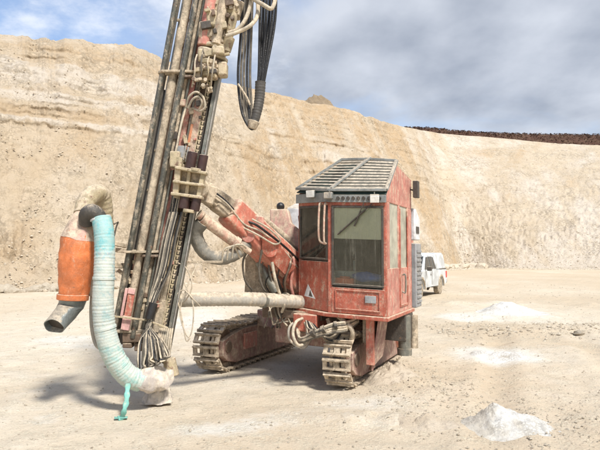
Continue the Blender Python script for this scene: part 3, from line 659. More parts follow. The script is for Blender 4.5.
# --- chassis
ch = MB(); cbox(ch, .98, 1.85, .75, 2.6, .36, .78); cbox(ch, .25, 2.5, 1.45, 1.85, .45, .72); cbox(ch, .36, 2.1, 1.45, 3.35, .80, .98)
ch = ch.build('chassis', M['purple'], RIG, .015)
m = MB(); cbox(m, .86, 1.5, .40, .75, .58, .86); m.build('valve_block', M['brown'], ch, .01)
m = MB(); cbox(m, 0.22, .32, .18, .24, .30, .90); m.build('support_plate', M['boomred'], ch, .006)
m = MB(); m.prism([C(.14, .22, .90), C(.14, .62, .90), C(.24, .70, .34), C(.30, .30, .22), C(.24, .24, .22)], LVt * .03); m.build('support_plate', M['purple'], ch, .006)
m = MB(); cbox(m, .24, .40, .30, .55, .55, .88); m.build('bracket', M['beige'], ch, .008)
m = MB(); cbox(m, -.02, .3, .9, 1.35, .52, .88); m.build('step_box', M['dark'], ch, .01)
m = MB(); m.tube([C(.02, 1.0, .86), C(.02, 1.0, .40)], .085, 16); m.tube([C(.02, 1.0, .42), C(.02, 1.0, .33)], .10, 16); m.build('jack_cylinder', M['steel'], ch)
m = MB(); m.tube([C(-.03, 1.35, .84), C(-.03, 1.35, .38)], .06, 14); m.build('jack_cylinder', M['track'], ch)
m = MB(); cbox(m, .9, 1.45, .15, .42, .80, .90); m.build('crossmember', M['brown'], ch, .01)

# --- engine housing behind the cab
m = MB(); cbox(m, .38, 2.02, 1.62, 3.3, .98, 1.95); hs = m.build('engine_housing', M['pink'], RIG, .03)
m = MB(); pr = [(1.60, 1.955), (3.32, 1.955), (3.32, 2.38), (1.95, 2.46), (1.60, 2.36)]
m.prism([C(.36, v, z) for v, z in pr], LVt * 1.70); m.build('hood', M['white'], hs, .03)
m = MB(); cbox(m, -.05, .30, 1.47, 1.82, .93, 1.86); m.build('radiator_box', M['grey'], hs, .015)
for k in range(12):
    m = MB(); z = 1.0 + k * .066; cbox(m, -.064, -.046, 1.50, 1.79, z, z + .03); m.build('louvre', M['grey'], hs)
m = MB(); m.prism([C(-.04, 1.46, 1.90), C(-.04, 1.80, 1.90), C(-.04, 1.80, 2.22), C(-.04, 1.55, 2.36), C(-.04, 1.46, 2.36)], LVt * .4); m.build('side_cowl', M['white'], hs, .02)
m = MB(); cbox(m, -.048, -.038, 1.52, 1.7, 2.0, 2.1); m.build('vent_slot', M['dark'], hs)
# pink post with a black exhaust cap, left of the cab
m = MB(); b0 = W(279, 240, 8.75)
m.prism([W(270, 209, 8.7), W(288, 209, 8.7), W(291, 222, 8.7), W(300, 230, 8.7), W(300, 262, 8.7), W(276, 262, 8.7), W(270, 236, 8.7)], (.02, .40, 0)); m.build('exhaust_cowl', M['pinkcap'], RIG, .02)
m = MB(); m.tube([W(280, 211, 8.85), W(280, 207.5, 8.85)], .03, 14); c0 = W(280.5, 206.5, 8.85); m.tube([c0 + Z * .062 * math.cos(a) * -1 for a in [.15 + i * 2.84 / 8 for i in range(9)]], [.062 * math.sin(.15 + i * 2.84 / 8) for i in range(9)], 14); m.build('exhaust_cap', M['hose'], RIG, 0, 60)

# --- cab
PR, PM_, PF, PBL, PBR = (0, 0), (.74, 0), (1.30, .325), (1.30, 1.4), (0, 1.4)
def wallseg(mb, a, b, z0, z1, th=.04, za=None):
    """upright panel from plan point a to b, thickness inwards"""
    A, B = Vector((a[0], a[1])), Vector((b[0], b[1])); d = (B - A).normalized(); nin = Vector((-d.y, d.x))
    cen = Vector((.6, .7)); nin = nin if (cen - A).dot(nin) > 0 else -nin
    z1b = z1 if za is None else za
    q = [(A, z0), (B, z0), (B, z1b), (A, z1)]
    o = [C(p.x, p.y, z) for p, z in q]; i = [C(p.x + nin.x * th, p.y + nin.y * th, z) for p, z in q]
    mb.add(o + i, [(0, 1, 2, 3), (7, 6, 5, 4), (0, 4, 5, 1), (1, 5, 6, 2), (2, 6, 7, 3), (3, 7, 4, 0)]); return mb
def lerp(a, b, t): return tuple(x + (y - x) * t for x, y in zip(a, b))
c = MB()
wallseg(c, PBL, PF, .92, 2.44); wallseg(c, PBR, PBL, .92, 2.74)                                         # left and rear walls
c.prism([C(-.03, -.05, .885), C(.77, -.05, .885), C(1.37, .29, .885), C(1.34, 1.43, .885), C(-.03, 1.43, .885)], UPt * .05)   # floor slab with its lip
for q in (PR, PM_, PF):                                                                               # corner posts
    cc = lerp(q, (.6, .7), .045); cbox(c, cc[0] - .028, cc[0] + .028, cc[1] - .028, cc[1] + .028, .93, 2.42)
wallseg(c, PR, PM_, 2.285, 2.43, .05); wallseg(c, PM_, PF, 2.29, 2.45, .05)                              # header
RC, RD, RE = (0, .54, 2.87), (.39, .54, 2.90), (.76, .54, 2.90)
# roof behind the guard
def sheet(mb, pts, th=.03):
    n = (pts[1] - pts[0]).cross(pts[2] - pts[0]).normalized(); n = n if n.z > 0 else -n; mb.prism(pts, -n * th)
sheet(c, [C(0, .54, 2.87), C(.76, .54, 2.90), C(.80, 1.42, 2.80), C(0, 1.42, 2.76)])
sheet(c, [C(.76, .54, 2.90), C(1.30, .325, 2.46), C(1.31, 1.42, 2.44), C(.80, 1.42, 2.80)])
cab = c.build('cab', M['red'], RIG, .008)
# right side: lower panel, door posts, sloped upper panel (pinker: its sunlit tone is put into the paint)
s_ = MB(); wallseg(s_, (0, .06), PBR, .935, 1.52); wallseg(s_, (0, .06), (0, .17), 1.52, 2.34); wallseg(s_, (0, .62), (0, .70), 1.52, 2.34); wallseg(s_, (0, 1.12), PBR, 1.52, 2.34)
A = [C(0, .0, 2.34), C(0, 1.4, 2.34), C(0, 1.4, 2.75), C(0, .56, 2.86), C(0, .0, 2.44)]; s_.prism(A, LVt * .04)
s_.build('side_panel', M['pink'], cab, .006)
for a, b in ((.17, .62), (.70, 1.12)):
    g = MB(); wallseg(g, (.012, a), (.012, b), 1.52, 2.34, .008); g.build('door_window', M['sideglass'], cab)
s_ = MB(); wallseg(s_, (-.012, .66), (-.012, .70), 1.0, 2.3, .014); wallseg(s_, (-.012, 1.1), (-.012, 1.13), 1.0, 2.3, .014); wallseg(s_, (-.012, .69), (-.012, 1.11), 1.0, 1.03, .014); s_.build('door_frame', M['red'], cab, .003)
s_ = MB(); s_.tube(crv([C(-.01, .78, 1.42), C(-.05, .78, 1.42), C(-.05, .78, 1.20), C(-.01, .78, 1.20)], 4), .011, 8); s_.build('door_handle', M['steel'], cab)
# front lower panels, recessed field and trim
s_ = MB(); wallseg(s_, lerp(PR, PM_, .02), lerp(PR, PM_, .97), .94, 1.265, .05); s_.build('front_panel', M['red'], cab, .012)
s_ = MB()
A_, B_ = (.08, -.014), (.66, -.014)
for z0, z1 in ((.985, 1.0), (1.22, 1.235)): wallseg(s_, A_, B_, z0, z1, .02)
wallseg(s_, A_, (.095, -.014), 1.0, 1.22, .02); wallseg(s_, (.645, -.014), B_, 1.0, 1.22, .02); s_.build('panel_trim', M['red'], cab, .004)
s_ = MB(); wallseg(s_, (.13, -.016), (.27, -.016), 1.09, 1.18, .012); s_.build('maker_plate', M['grey'], cab, .004)
s_ = MB(); wallseg(s_, lerp(PM_, PF, .03), lerp(PM_, PF, .98), .94, 1.575, .05); s_.build('front_panel', M['red'], cab, .012)
# white warning triangle on the left panel
def onfacet(t, z, out_=.012):
    q = lerp(PM_, PF, t); n = Vector((PF[1] - PM_[1], -(PF[0] - PM_[0]))).normalized(); return C(q[0] + n.x * out_, q[1] + n.y * out_, z)
s_ = MB(); s_.prism([onfacet(.42, 1.08), onfacet(.78, 1.10), onfacet(.66, 1.26)], BV * .008); s_.build('warning_sticker', M['white'], cab)
s_ = MB(); s_.prism([onfacet(.50, 1.10, .016), onfacet(.62, 1.11, .016), onfacet(.58, 1.19, .016)], BV * .003); s_.build('sticker_symbol', M['dark'], cab)
# windows with rubber seal frames
def window(a, b, z0, z1, shade):
    g = MB(); wallseg(g, lerp(a, b, .06), lerp(a, b, .94), z0 + .02, z1 - .02, .008); pane = g.build('window_pane', M['glass'], cab)
    f = MB(); e = .028
    d = Vector((b[0] - a[0], b[1] - a[1])); n = Vector((d.y, -d.x)).normalized(); n = n if n.y < 0 else -n; o_ = (n.x * .012, n.y * .012)
    P = lambda t: (lerp(a, b, t)[0] + o_[0], lerp(a, b, t)[1] + o_[1]); tt = e / d.length
    wallseg(f, P(.045), P(.955), z0, z0 + e, .03); wallseg(f, P(.045), P(.955), z1 - e, z1, .03); wallseg(f, P(.045), P(.045 + tt), z0 + e, z1 - e, .03); wallseg(f, P(.955 - tt), P(.955), z0 + e, z1 - e, .03)
    f.build('window_frame', M['dark'], cab, .004)
    if shade:
        g = MB(); Q = lambda t: (lerp(a, b, t)[0] - n.x * .012, lerp(a, b, t)[1] - n.y * .012); wallseg(g, Q(.07), Q(.93), shade, z1 - .01, .006); g.build('sun_blind', M['blind'], cab)
window(PR, PM_, 1.28, 2.285, 1.87); window(PM_, PF, 1.585, 2.29, None)
# lining and seat
g = MB(); wallseg(g, (.05, 1.35), (1.25, 1.35), .95, 2.6, .01); wallseg(g, (1.255, 1.3), (1.255, .40), .95, 2.40, .01); cbox(g, .05, 1.25, .35, 1.34, .96, .98); wallseg(g, (.045, .1), (.045, 1.33), .97, 1.50, .01); g.build('cab_lining', M['inside'], cab)
g = MB(); cbox(g, .35, .85, .62, 1.12, 1.25, 1.37); cbox(g, .38, .82, 1.05, 1.17, 1.37, 2.0); cbox(g, .5, .7, .78, .95, .98, 1.25); g.build('driver_seat', M['dark'], cab, .04)
g = MB(); g.tube([C(.62, .25, .98), C(.62, .32, 1.40)], .03, 10); cbox(g, .40, .85, .16, .36, 1.38, 1.46); g.tube([C(.5, .28, 1.46), C(.49, .25, 1.60)], .016, 8); g.tube([C(.74, .28, 1.46), C(.75, .25, 1.60)], .016, 8); g.build('control_console', M['grey'], cab, .01)
# roof guard: frame rails, every slat, the divider
ug = UPt * .045
def pt(q, up=0.): return C(*q) + UPt * up
F1, F2, F3 = (-.01, -.03, 2.43), (.74, -.03, 2.43), (1.32, .30, 2.48)
rails = MB()
for a, b in ((F1, F2), (F2, F3), (F1, RC), (F2, RD), (F3, RE), (RC, RD), (RD, RE)): rails.beam(pt(a, .05), pt(b, .05), .045, .035)
rails.beam(pt((.70, -.03, 2.43), .07), pt((.35, .54, 2.90), .07), .03, .03)
gd = rails.build('roof_guard', M['guard'], RIG, .005)
u = MB(); sheet(u, [pt(F1, -.0), pt(F2, -.0), pt(RD, -.0), pt(RC, -.0)], .012); sheet(u, [pt(F2, -.002), pt(F3, -.0), pt(RE, -.0), pt(RD, -.002)], .012); u.build('roof_glass', M['inside'], gd)
def pn(a, b, c_):
    q = (C(*b) - C(*a)).cross(C(*c_) - C(*a)).normalized(); return q if q.z > 0 else -q
for k in range(10):
    t = (k + .8) / 10.6
    for a0, a1, b0, b1 in ((F1, RC, F2, RD), (F2, RD, F3, RE)):
        s_ = MB(); p0, p1 = pt(lerp(a0, a1, t), .045), pt(lerp(b0, b1, t), .045); d = (p1 - p0).normalized(); s_.beam(p0 + d * .02, p1 - d * .02, .046 if b1 == RD else .034, .012, up=pn(a0, a1, b0)); s_.build('slat', M['guard'], gd)
# header strip with round vents, lamps, wipers, loop handle, mirror
s_ = MB(); wallseg(s_, (-.01, -.035), (.75, -.035), 2.325, 2.42, .02); wallseg(s_, (.75, -.035), (1.33, .30), 2.33, 2.45, .02); s_.build('header_strip', M['guard'], cab, .004)
for k in range(9):
    t = .10 + k * .09; s_ = MB(); p0 = C(.74 * t, -.038, 2.375); s_.tube([p0 + BV * .004, p0 - BV * .008], .024, 12); s_.build('vent_hole', M['dark'], cab)
def lamp(pos, aim, r=.06, mat='lamp'):
    aim = Vector(aim).normalized(); pos = Vector(pos); s_ = MB()
    x = aim.cross(Z).normalized(); u_ = x.cross(aim)
    s_.loft([[pos + aim * t + x * a * r * k + u_ * b * r * k for a, b in ((-1, -.8), (1, -.8), (1, .8), (-1, .8))] for t, k in ((-.07, .55), (-.02, 1.), (.03, 1.))])
    o = s_.build('work_lamp', M['guard'], cab, .012)
    s_ = MB(); s_.box(pos + aim * .034, r * .9, .006, r * .72, x, aim, u_); s_.build('lamp_lens', M[mat], cab, .004)
    s_ = MB(); s_.tube([pos - aim * .03, pos - aim * .03 + Z * .07], .008, 6); s_.build('lamp_bracket', M['steel'], cab)
lamp(C(1.02, .08, 2.44), (-.45, -1, -.15)); lamp(C(.71, -.10, 2.40), (-.5, -1, .1), .055, 'rim'); lamp(C(.12, -.09, 2.37), (-.1, -1, -.4), .06)
for a, b in (((.26, -.05, 2.33), (.40, -.035, 2.03)), ((.16, -.05, 2.31), (.62, -.035, 1.92))):
    s_ = MB(); p0, p1 = C(*a), C(*b); s_.tube([p0, p1], .007, 6); d = (p1 - p0).normalized(); s_.beam(p0 + d * .12 + BV * .012, p1 + BV * .012, .008, .02); s_.build('wiper', M['dark'], cab)
s_ = MB(); s_.tube(crv([C(.76, -.03, 2.30), C(.76, -.10, 2.28), C(.77, -.11, 2.0), C(.77, -.10, 1.82), C(.77, -.04, 1.80)], 5), .014, 8); s_.tube(crv([C(.84, .0, 2.30), C(.84, -.08, 2.28), C(.85, -.09, 2.0), C(.84, -.08, 1.84), C(.77, -.10, 1.80)], 5), .014, 8); s_.build('grab_handle', M['tanpink'], cab)
s_ = MB(); cbox(s_, -.12, -.05, 1.28, 1.40, 2.50, 2.74); s_.tube([C(-.08, 1.34, 2.6), C(.0, 1.34, 2.62)], .012, 8); s_.build('mirror', M['dark'], cab, .015)
# things inside the cab
jk = MB(); ctr = C(.28, .13, 1.40)
rings = []
for k in range(7):
    t = k / 6; rings.append([ctr + LVt * (.19 - .38 * t) + (BV * math.cos(a) * .06 + Z * math.sin(a) * .055) * (math.sin(math.pi * (t * .86 + .07)) ** .5) * (1 + .25 * math.sin(3 * a + k)) for a in [i * math.pi / 6 for i in range(12)]])
jk.loft(rings); o = jk.build('jacket', M['blue'], None, 0, 60, .02); tag(o, 'crumpled blue jacket lying behind the main cab window', 'jacket')
bx = MB(); cbox(bx, .44, .70, .07, .16, 1.285, 1.375); cbox(bx, .50, .64, .10, .14, 1.375, 1.395); o = bx.build('tool_case', M['orangebox'], None, .01); tag(o, 'small orange case behind the bottom of the cab window', 'case')
sh_ = MB(); cbox(sh_, .06, .72, .055, .44, 1.265, 1.282); sh_.build('dash_shelf', M['inside'], cab)
jk = None

# --- hoses under the cab
def hose(px, r, mat='dhose', par=RIG, n=6, name='hydraulic_hose', seg=8):
    m = MB(); m.tube(crv([W(*q) if len(q) == 3 else q for q in px], n), r, seg); return m.build(name, M[mat], par, 0, 60)
for k in range(5):
    o = k * 2.2; hose([(296 + k, 322 + o * .5, 7.9), (300, 338 + o * .4, 7.6), (316, 331 + o * .7, 7.45), (332, 324 + o, 7.42), (346, 322 + o, 7.5), (358, 318 + o * .5, 7.7)], .016, ('chose', 'dhose', 'beige', 'chose', 'dhose')[k])
hose([(304, 318, 7.8), (296, 322, 7.6), (293, 334, 7.5), (298, 345, 7.5), (306, 342, 7.6), (307, 328, 7.7), (303, 319, 7.8)], .02, 'chose')
hose([(303, 318, 7.9), (290, 326, 7.8), (290, 340, 7.8), (303, 348, 7.8), (312, 338, 7.9)], .016, 'duct')
hose([(338, 316, 7.6), (352, 330, 7.5), (350, 345, 7.6)], .03, 'beige')
m = MB(); m.beam(W(328, 318, 7.75), W(338, 348, 7.7), .07, .05); m.beam(W(310, 318, 7.8), W(330, 345, 7.8), .06, .05); m.build('brace', M['beige'], ch, .008)

# dark red valve box under the ledge, ties round the hose bundle
m = MB(); cbox(m, .92, 1.25, .02, .40, .66, .885); m.build('valve_cover', M['red'], ch, .015)
for a_, b_ in (((312, 333.5, 7.46), (315, 332, 7.44)), ((322, 330, 7.42), (325, 328.6, 7.41)), ((334, 325.5, 7.42), (337, 325, 7.42))):
    m = MB(); m.tube([W(*a_), W(*b_)], .062, 12, squash=.8); m.build('hose_tie', M['dark'], RIG)
for k in range(5): hose([(306 + k, 320, 7.75), (309 + k * 3, 329 + k, 7.6), (322 + k * 2, 334 + k * 1.5, 7.58), (334 + k, 330 + k * 2, 7.6), (342 + k, 320, 7.7)], .012, ('dhose', 'hose', 'chose')[k % 3])
# --- boom
BP = W(300, 282, 8.6); m = MB()
m.prism([W(246, 256, 8.15), W(262, 240, 8.15), W(282, 250, 8.2), W(296, 270, 8.3), W(296, 300, 8.4), W(250, 297, 8.25), W(244, 293, 8.2)], (.15, .42, 0)); ped = m.build('boom_pedestal', M['brown'], RIG, .02)
m = MB(); m.prism([W(245, 258, 8.13), W(257, 247, 8.13), W(271, 262, 8.13), W(272, 292, 8.13), W(245, 294, 8.13)], (0, .03, 0)); m.build('side_plate', M['beige'], ped, .006)
m = MB(); m.beam(C(1.55, .55, .90), C(1.75, 1.3, .88), .75, .30); m.beam(C(1.6, .5, 1.0), C(1.62, .9, 1.3), .5, .4); m.build('pedestal_base', M['brown'], ped, .02)
m = MB(); m.beam(W(246, 295, 8.1), W(300, 300, 8.1), .05, .04); m.build('crossbar', M['beige'], ped, .006)
m = MB(); m.beam(W(303, 284, 8.5), W(229, 209, 7.50), .34, .50, w1=.26, h1=.35); bm_ = m.build('boom', M['boomred'], RIG, .04, jitter=.006)
m = MB(); m.prism([W(262, 232, 7.62), W(280, 244, 7.75), W(296, 268, 8.0), W(286, 276, 7.95), W(262, 252, 7.7)], (0, .03, 0)); m.build('boom_plate', M['red'], bm_, .006)
m = MB(); m.beam(W(253, 228, 7.85), W(203, 190, 7.28), .20, .26, w1=.18, h1=.22); m.beam(W(258, 236, 7.85), W(214, 205, 7.35), .15, .12); m.build('inner_boom', M['beige'], bm_, .02)
m = MB(); m.prism([W(245, 213, 7.62), W(263, 216, 7.66), (W(266, 236, 7.7)), W(255, 240, 7.66), W(242, 224, 7.62)], (0, .26, 0)); m.build('boom_collar', M['pink'], bm_, .02, jitter=.01)
m = MB(); m.tube([W(248, 236, 7.55), W(248, 236, 8.1)], .085, 20); m.build('pivot_pin', M['pink'], bm_, .01)
m = MB(); m.tube([W(270, 250, 7.75), W(270, 250, 8.4)], .10, 20); m.build('pivot_pin', M['red'], bm_, .01)
m = MB(); m.tube([W(199, 214, 7.15), W(202, 216, 7.17)], .06, 18); m.tube([W(202, 218, 7.17), W(236, 243, 7.4)], .070, 18); m.tube([W(234, 241.5, 7.38), W(238, 244.5, 7.4)], .082, 18); m.tube([W(236, 243, 7.4), W(250, 252, 7.5)], .04, 12); m.build('lift_cylinder', M['tanpink'], bm_, .004)
m = MB(); m.tube([W(262, 218, 7.9), W(288, 240, 8.25)], .048, 14); m.tube([W(288, 240, 8.2), W(297, 250, 8.3)], .035, 10); m.build('boom_cylinder', M['beige'], bm_)
m = MB(); m.beam(W(238, 204, 7.7), W(296, 252, 8.25), .05, .10); m.build('guard_rail', M['steel'], bm_, .006)
m = MB(); m.tube([W(259, 262, 8.0), W(276, 292, 8.0)], .055, 12); m.tube([W(252, 252, 8.0), W(259, 262, 8.0)], .03, 10); m.build('slew_cylinder', M['steel'], bm_)
m = MB(); m.tube([W(300, 216, 8.6), W(304, 248, 8.4)], .03, 8); m.build('strut', M['dark'], bm_)
hose([(200, 183, 7.1), (222, 198, 7.3), (243, 219, 7.55), (258, 226, 7.6), (285, 247, 7.9), (300, 262, 8.2)], .016, 'hose')
hose([(203, 187, 7.1), (226, 203, 7.3), (244, 224, 7.5), (262, 232, 7.6), (283, 250, 7.9), (298, 268, 8.2)], .012, 'chose')
hose([(252, 219, 7.5), (268, 228, 7.55), (280, 240, 7.7), (274, 244, 7.7), (258, 235, 7.55), (240, 226, 7.5)], .012, 'chose')
hose([(272, 262, 7.7), (275, 278, 7.7), (279, 292, 7.8), (284, 304, 7.8), (282, 312, 7.9)], .02, 'chose')
hose([(248, 250, 7.7), (243, 262, 7.7), (245, 280, 7.8), (252, 290, 7.9)], .014, 'dhose')
hose([(262, 250, 7.7), (259, 268, 7.75), (262, 286, 7.8), (270, 296, 7.9)], .014, 'dhose')
hr = random.Random(31)
for k in range(7):
    x = hr.uniform(266, 292); hose([(x, 243 + (x - 262) * .6, 7.95), (x + hr.uniform(-5, 6), 266, 7.9), (x + hr.uniform(-9, 7), 284, 7.98), (x + hr.uniform(-6, 10), 306, 8.2), (x + hr.uniform(-4, 9), 328, 8.3)], hr.uniform(.008, .016), ('dhose', 'hose', 'hose', 'brown')[k % 4])
for k in range(6):
    x = hr.uniform(262, 298); hose([(x, 306, 8.1), (x + hr.uniform(-6, 3), 314, 8.0), (x + hr.uniform(-2, 9), 322 + hr.uniform(-3, 5), 8.0), (x + hr.uniform(8, 20), 318 + hr.uniform(-3, 8), 8.0)], .011, ('dhose', 'chose')[k % 2])
hose([(288, 248, 8.1), (294, 262, 8.05), (291, 284, 8.05), (296, 305, 8.1)], .022, 'pink')
# big pale suction duct running to the chassis, and the grey elbow by the boom
def ridged(px, r, mat, name, rings=26, amp=.06, par=RIG, n=10, seg=18, cap=True):
    c_ = crv([W(*q) for q in px], n); Ls = [0]
    for i in range(1, len(c_)): Ls.append(Ls[-1] + (c_[i] - c_[i - 1]).length)
    tot = Ls[-1]; K = rings * 4; pts, rs = [], []; j = 0
    for k in range(K + 1):
        s = tot * k / K
        while j < len(Ls) - 2 and Ls[j + 1] < s: j += 1
        f = (s - Ls[j]) / max(1e-9, Ls[j + 1] - Ls[j]); pts.append(c_[j].lerp(c_[j + 1], f)); rb = r if not isinstance(r, tuple) else r[0] + (r[1] - r[0]) * s / tot
        rs.append(rb * (1 + amp * (1, .2, -1, .2)[k % 4] + .05 * mnoise.noise(Vector((k * .37, r if not isinstance(r, tuple) else 1, 0)))))
    m = MB(); m.tube(pts, rs, seg, cap); return m.build(name, M[mat], par, 0, 80)
ridged([(176, 300, 7.2), (205, 299, 7.3), (240, 299, 7.5), (270, 300, 7.75), (300, 302, 8.05), (312, 304, 8.4)], .088, 'duct', 'suction_duct', 46, .018)
for px in (284, 262): 
    m = MB(); m.tube([W(px, 300, 7.68 + (px - 262) * .01), W(px + 2.5, 300.2, 7.71 + (px - 262) * .01)], .098, 18); m.build('hose_clamp', M['steel'], RIG)
ridged([(203, 222, 7.2), (196, 232, 7.25), (200, 246, 7.3), (210, 256, 7.35), (224, 258, 7.4), (238, 252, 7.5), (247, 243, 7.7)], .084, 'educt', 'elbow_duct', 16, .02)
for a in range(3): hose([(222 + 5 * a, 262 - 2 * a, 7.25), (224 + 5 * a, 250 - 2 * a, 7.2), (234 + 4 * a, 247 - a, 7.22), (240 + 3 * a, 258 - 5 * a, 7.35)], .012, 'chose')
m = MB(); m.beam(W(186, 262, 7.2), W(222, 262, 7.2), .05, .03); m.build('duct_bracket', M['beige'], RIG, .005)

# --- mast: everything runs along the same leaning axis
MY = 7.0
SL = -.187                                   # px across per px down
def mx(off, y): return 120 + off + (y - 300) * SL
def mp_(off, y, Y=MY): return W(mx(off, y), y, Y)
TOP = -190
def rail(mb, off, y0, y1, w, d, Y=MY): mb.beam(mp_(off, y0, Y), mp_(off, y1, Y), w, d, up=Vector((0, 1, 0))); return mb
PXM = MY / 600
m = MB(); rail(m, 46, 358, TOP, .17, .16, MY + .14); rail(m, 39, 352, TOP, .03, .05, MY + .03)
mast = m.build('feed_mast', M['brown'], RIG, .008)
m = MB(); rail(m, 57, 362, TOP, .040, .22, MY + .10); m.build('slide_rail', M['steel'], mast, .004)
m = MB(); rail(m, 58, 362, TOP, .016, .02, MY - .018); m.build('rail_edge', M['bright'], mast, .003)
m = MB(); rail(m, 50, 356, TOP, .052, .02, MY + .035); m.build('chain_channel', M['dark'], mast)
m = MB(); rail(m, 53.4, 358, TOP, .035, .10, MY + .12); m.build('rail_groove', M['dark'], mast)
m = MB(); rail(m, 32.5, 300, TOP, .085, .12, MY + .06); m.build('side_beam', M['pink'], mast, .008)
m = MB(); rail(m, 27, 225, 345, .05, .06, MY + .10); m.build('lower_beam', M['brown'], mast, .005)
for off, r, mt, y0, y1, Y in ((3.6, .013, 'dhose', 340, TOP, MY - .02), (5.4, .010, 'hose', 340, 90, MY + .02), (15.6, .012, 'brown', 335, TOP, MY - .0), (24.6, .020, 'beige', 340, TOP, MY - .02), (28.2, .016, 'steel', 340, TOP, MY - .03), (36.8, .014, 'dhose', 345, 60, MY - .03), (6.0, .034, 'tanpink', 300, 120, MY + .16), (16.8, .030, 'brown', 340, 150, MY + .14)):
    m = MB(); m.tube([mp_(off, y0, Y), mp_(off, y1, Y)], r, 10); m.build('mast_pipe', M[mt], mast)
m = MB(); rail(m, 26, 345, TOP, .11, .02, MY + .15); m.build('back_plate', M['brown'], mast, .004)
m = MB(); rail(m, 14, 345, 262, .20, .02, MY + .17); m.build('back_plate', M['dark'], mast, .004)
for y in (20, 110, 150, 190, 225, 285):
    m = MB(); m.beam(mp_(1, y, MY + .05), mp_(34, y + 1, MY + .05), .03, .03); m.build('cross_bracket', M['beige'], mast, .004)

m = MB(); rail(m, 42, 99, 152, .115, .03, MY - .005); m.build('cover_plate', M['tanpink'], mast, .004)
m = MB(); rail(m, 38.5, 124, 150, .05, .034, MY - .012); m.build('cover_plate', M['orangerust'], mast, .004)
m = MB(); rail(m, 43, 215, 300, .07, .04, MY + .02); m.build('cover_plate', M['beige'], mast, .004)
m = MB(); rail(m, 44, 300, 352, .12, .05, MY + .02); m.build('cover_plate', M['beige'], mast, .004)
# feed chains
for off, y0, y1, nm in ((49.5, 355, TOP, 'feed_chain'), (39.5, 262, 30, 'feed_chain')):
    m = MB(); n_ = int((y0 - y1) / 2.4)
    for k in range(n_):
        y = y0 - k * 2.4; p0, p1 = mp_(off, y, MY - .005), mp_(off, y - (1.5 if k % 2 else 2.4), MY - .005)
        w = .034 if k % 2 else .018; m.beam(p0, p1, w, .018, up=Vector((0, 1, 0)))
    o = m.build(nm, M['cream'], mast)
m = MB(); rail(m, 47.2, 356, TOP, .012, .04, MY + .0); m.build('chain_guide', M['cream'], mast)
# rod carousel: two dark outer rods and the pale stored rod between them
for off, r, mat_, y0, Y in ((0, .031, 'rod', 345, MY - .10), (20, .036, 'rod', 338, MY - .12), (8.5, .028, 'steel', 250, MY + .10)):
    m = MB(); m.tube([mp_(off, y0, Y), mp_(off, TOP, Y)], r, 16); m.build('drill_rod', M[mat_], mast)
m = MB(); pr = []
for y, r in ((318, .052), (210, .052), (208, .05), (120, .05), (88, .062), (84, .066), (80, .052), (50, .052), (47, .05), (42, .066), (30, .066), (26, .05), (-20, .05), (TOP, .05)): pr.append((mp_(11.5, y, MY - .04), r))
m.tube([p for p, r in pr], [r * .86 for p, r in pr], 16); m.build('stored_rod', M['beige'], mast)
m = MB(); m.tube([mp_(11.5, 330, MY - .04), mp_(11.5, 318, MY - .04)], .06, 16); m.build('rod_cup', M['beige'], mast)
def ringplate(y, o0, o1, nm='rod_holder', mat_='beige', th=.028, Yo=0):
    m = MB(); c0, c1 = mp_(o0, y, MY - .08 + Yo), mp_(o1, y, MY - .06 + Yo); ax = (mp_(0, 0) - mp_(0, 100)).normalized()
    d = (c1 - c0).normalized(); q = ax.cross(d).normalized(); pts = []
    for a in range(9): th_ = math.pi / 2 + a * math.pi / 8; pts.append(c0 + (d * math.cos(th_) + q * math.sin(th_)) * .085)
    for a in range(9): th_ = -math.pi / 2 + a * math.pi / 8; pts.append(c1 + (d * math.cos(th_) + q * math.sin(th_)) * .075)
    m.prism(pts, ax * th); return m.build(nm, M[mat_], mast, .005)
ringplate(74, 3, 27); ringplate(79, 24, 34, mat_='brown', Yo=.03); ringplate(253, 0, 24); ringplate(257, 20, 34, mat_='brown', Yo=.02); ringplate(332, 2, 30); ringplate(-60, 0, 27)
for y in (76, 256):
    m = MB(); m.tube([mp_(40, y - 6, MY - .03), mp_(40, y + 6, MY - .03)], .05, 14); m.build('clamp_block', M['cream'], mast, .006)
m = MB(); m.box(mp_(38, 262, MY - .05), .05, .05, .05); m.build('clamp_block', M['cream'], mast, .01)
# rail lower left: bright red plate with pale end, linkage clutter
m = MB(); rail(m, 10.5, 294, 316, .075, .03, MY - .16); m.build('red_plate', M['redplate'], mast, .005)
m = MB(); rail(m, 10.5, 316, 330, .095, .035, MY - .17); rail(m, 4.5, 288, 316, .03, .03, MY - .17); rail(m, 10, 288, 294, .08, .03, MY - .17); m.build('white_plate', M['sealpink'], mast, .005)
m = MB(); m.beam(W(112, 316, MY - .22), W(146, 320, MY - .22), .02, .02); m.beam(W(146, 320, MY - .22), W(168, 328, MY - .2), .02, .02); m.build('tie_bar', M['cream'], mast, .003)
m = MB(); m.beam(W(146, 306, MY - .22), W(162, 303, MY - .22), .012, .012); m.build('tie_bar', M['cream'], mast, .003)
for k in range(7):
    m = MB(); y = 262 + k * 5; m.box(mp_(7.5 + (k % 2) * 3, y, MY - .03), .018, .03, .02); m.build('link', M[('cream', 'dark')[k % 2]], mast, .003)
hose([(104, 262, 6.95), (112, 244, 6.95), (116, 228, 6.95), (118, 222, 6.95), (114, 224, 6.9)], .01, 'dhose')
m = MB(); m.beam(W(116, 250, MY - .02), W(136, 252, MY - .02), .05, .05); m.build('link_arm', M['beige'], mast, .006); m = MB(); m.beam(W(118, 270, MY), W(134, 282, MY), .04, .04); m.build('link_arm', M['beige'], mast, .006)
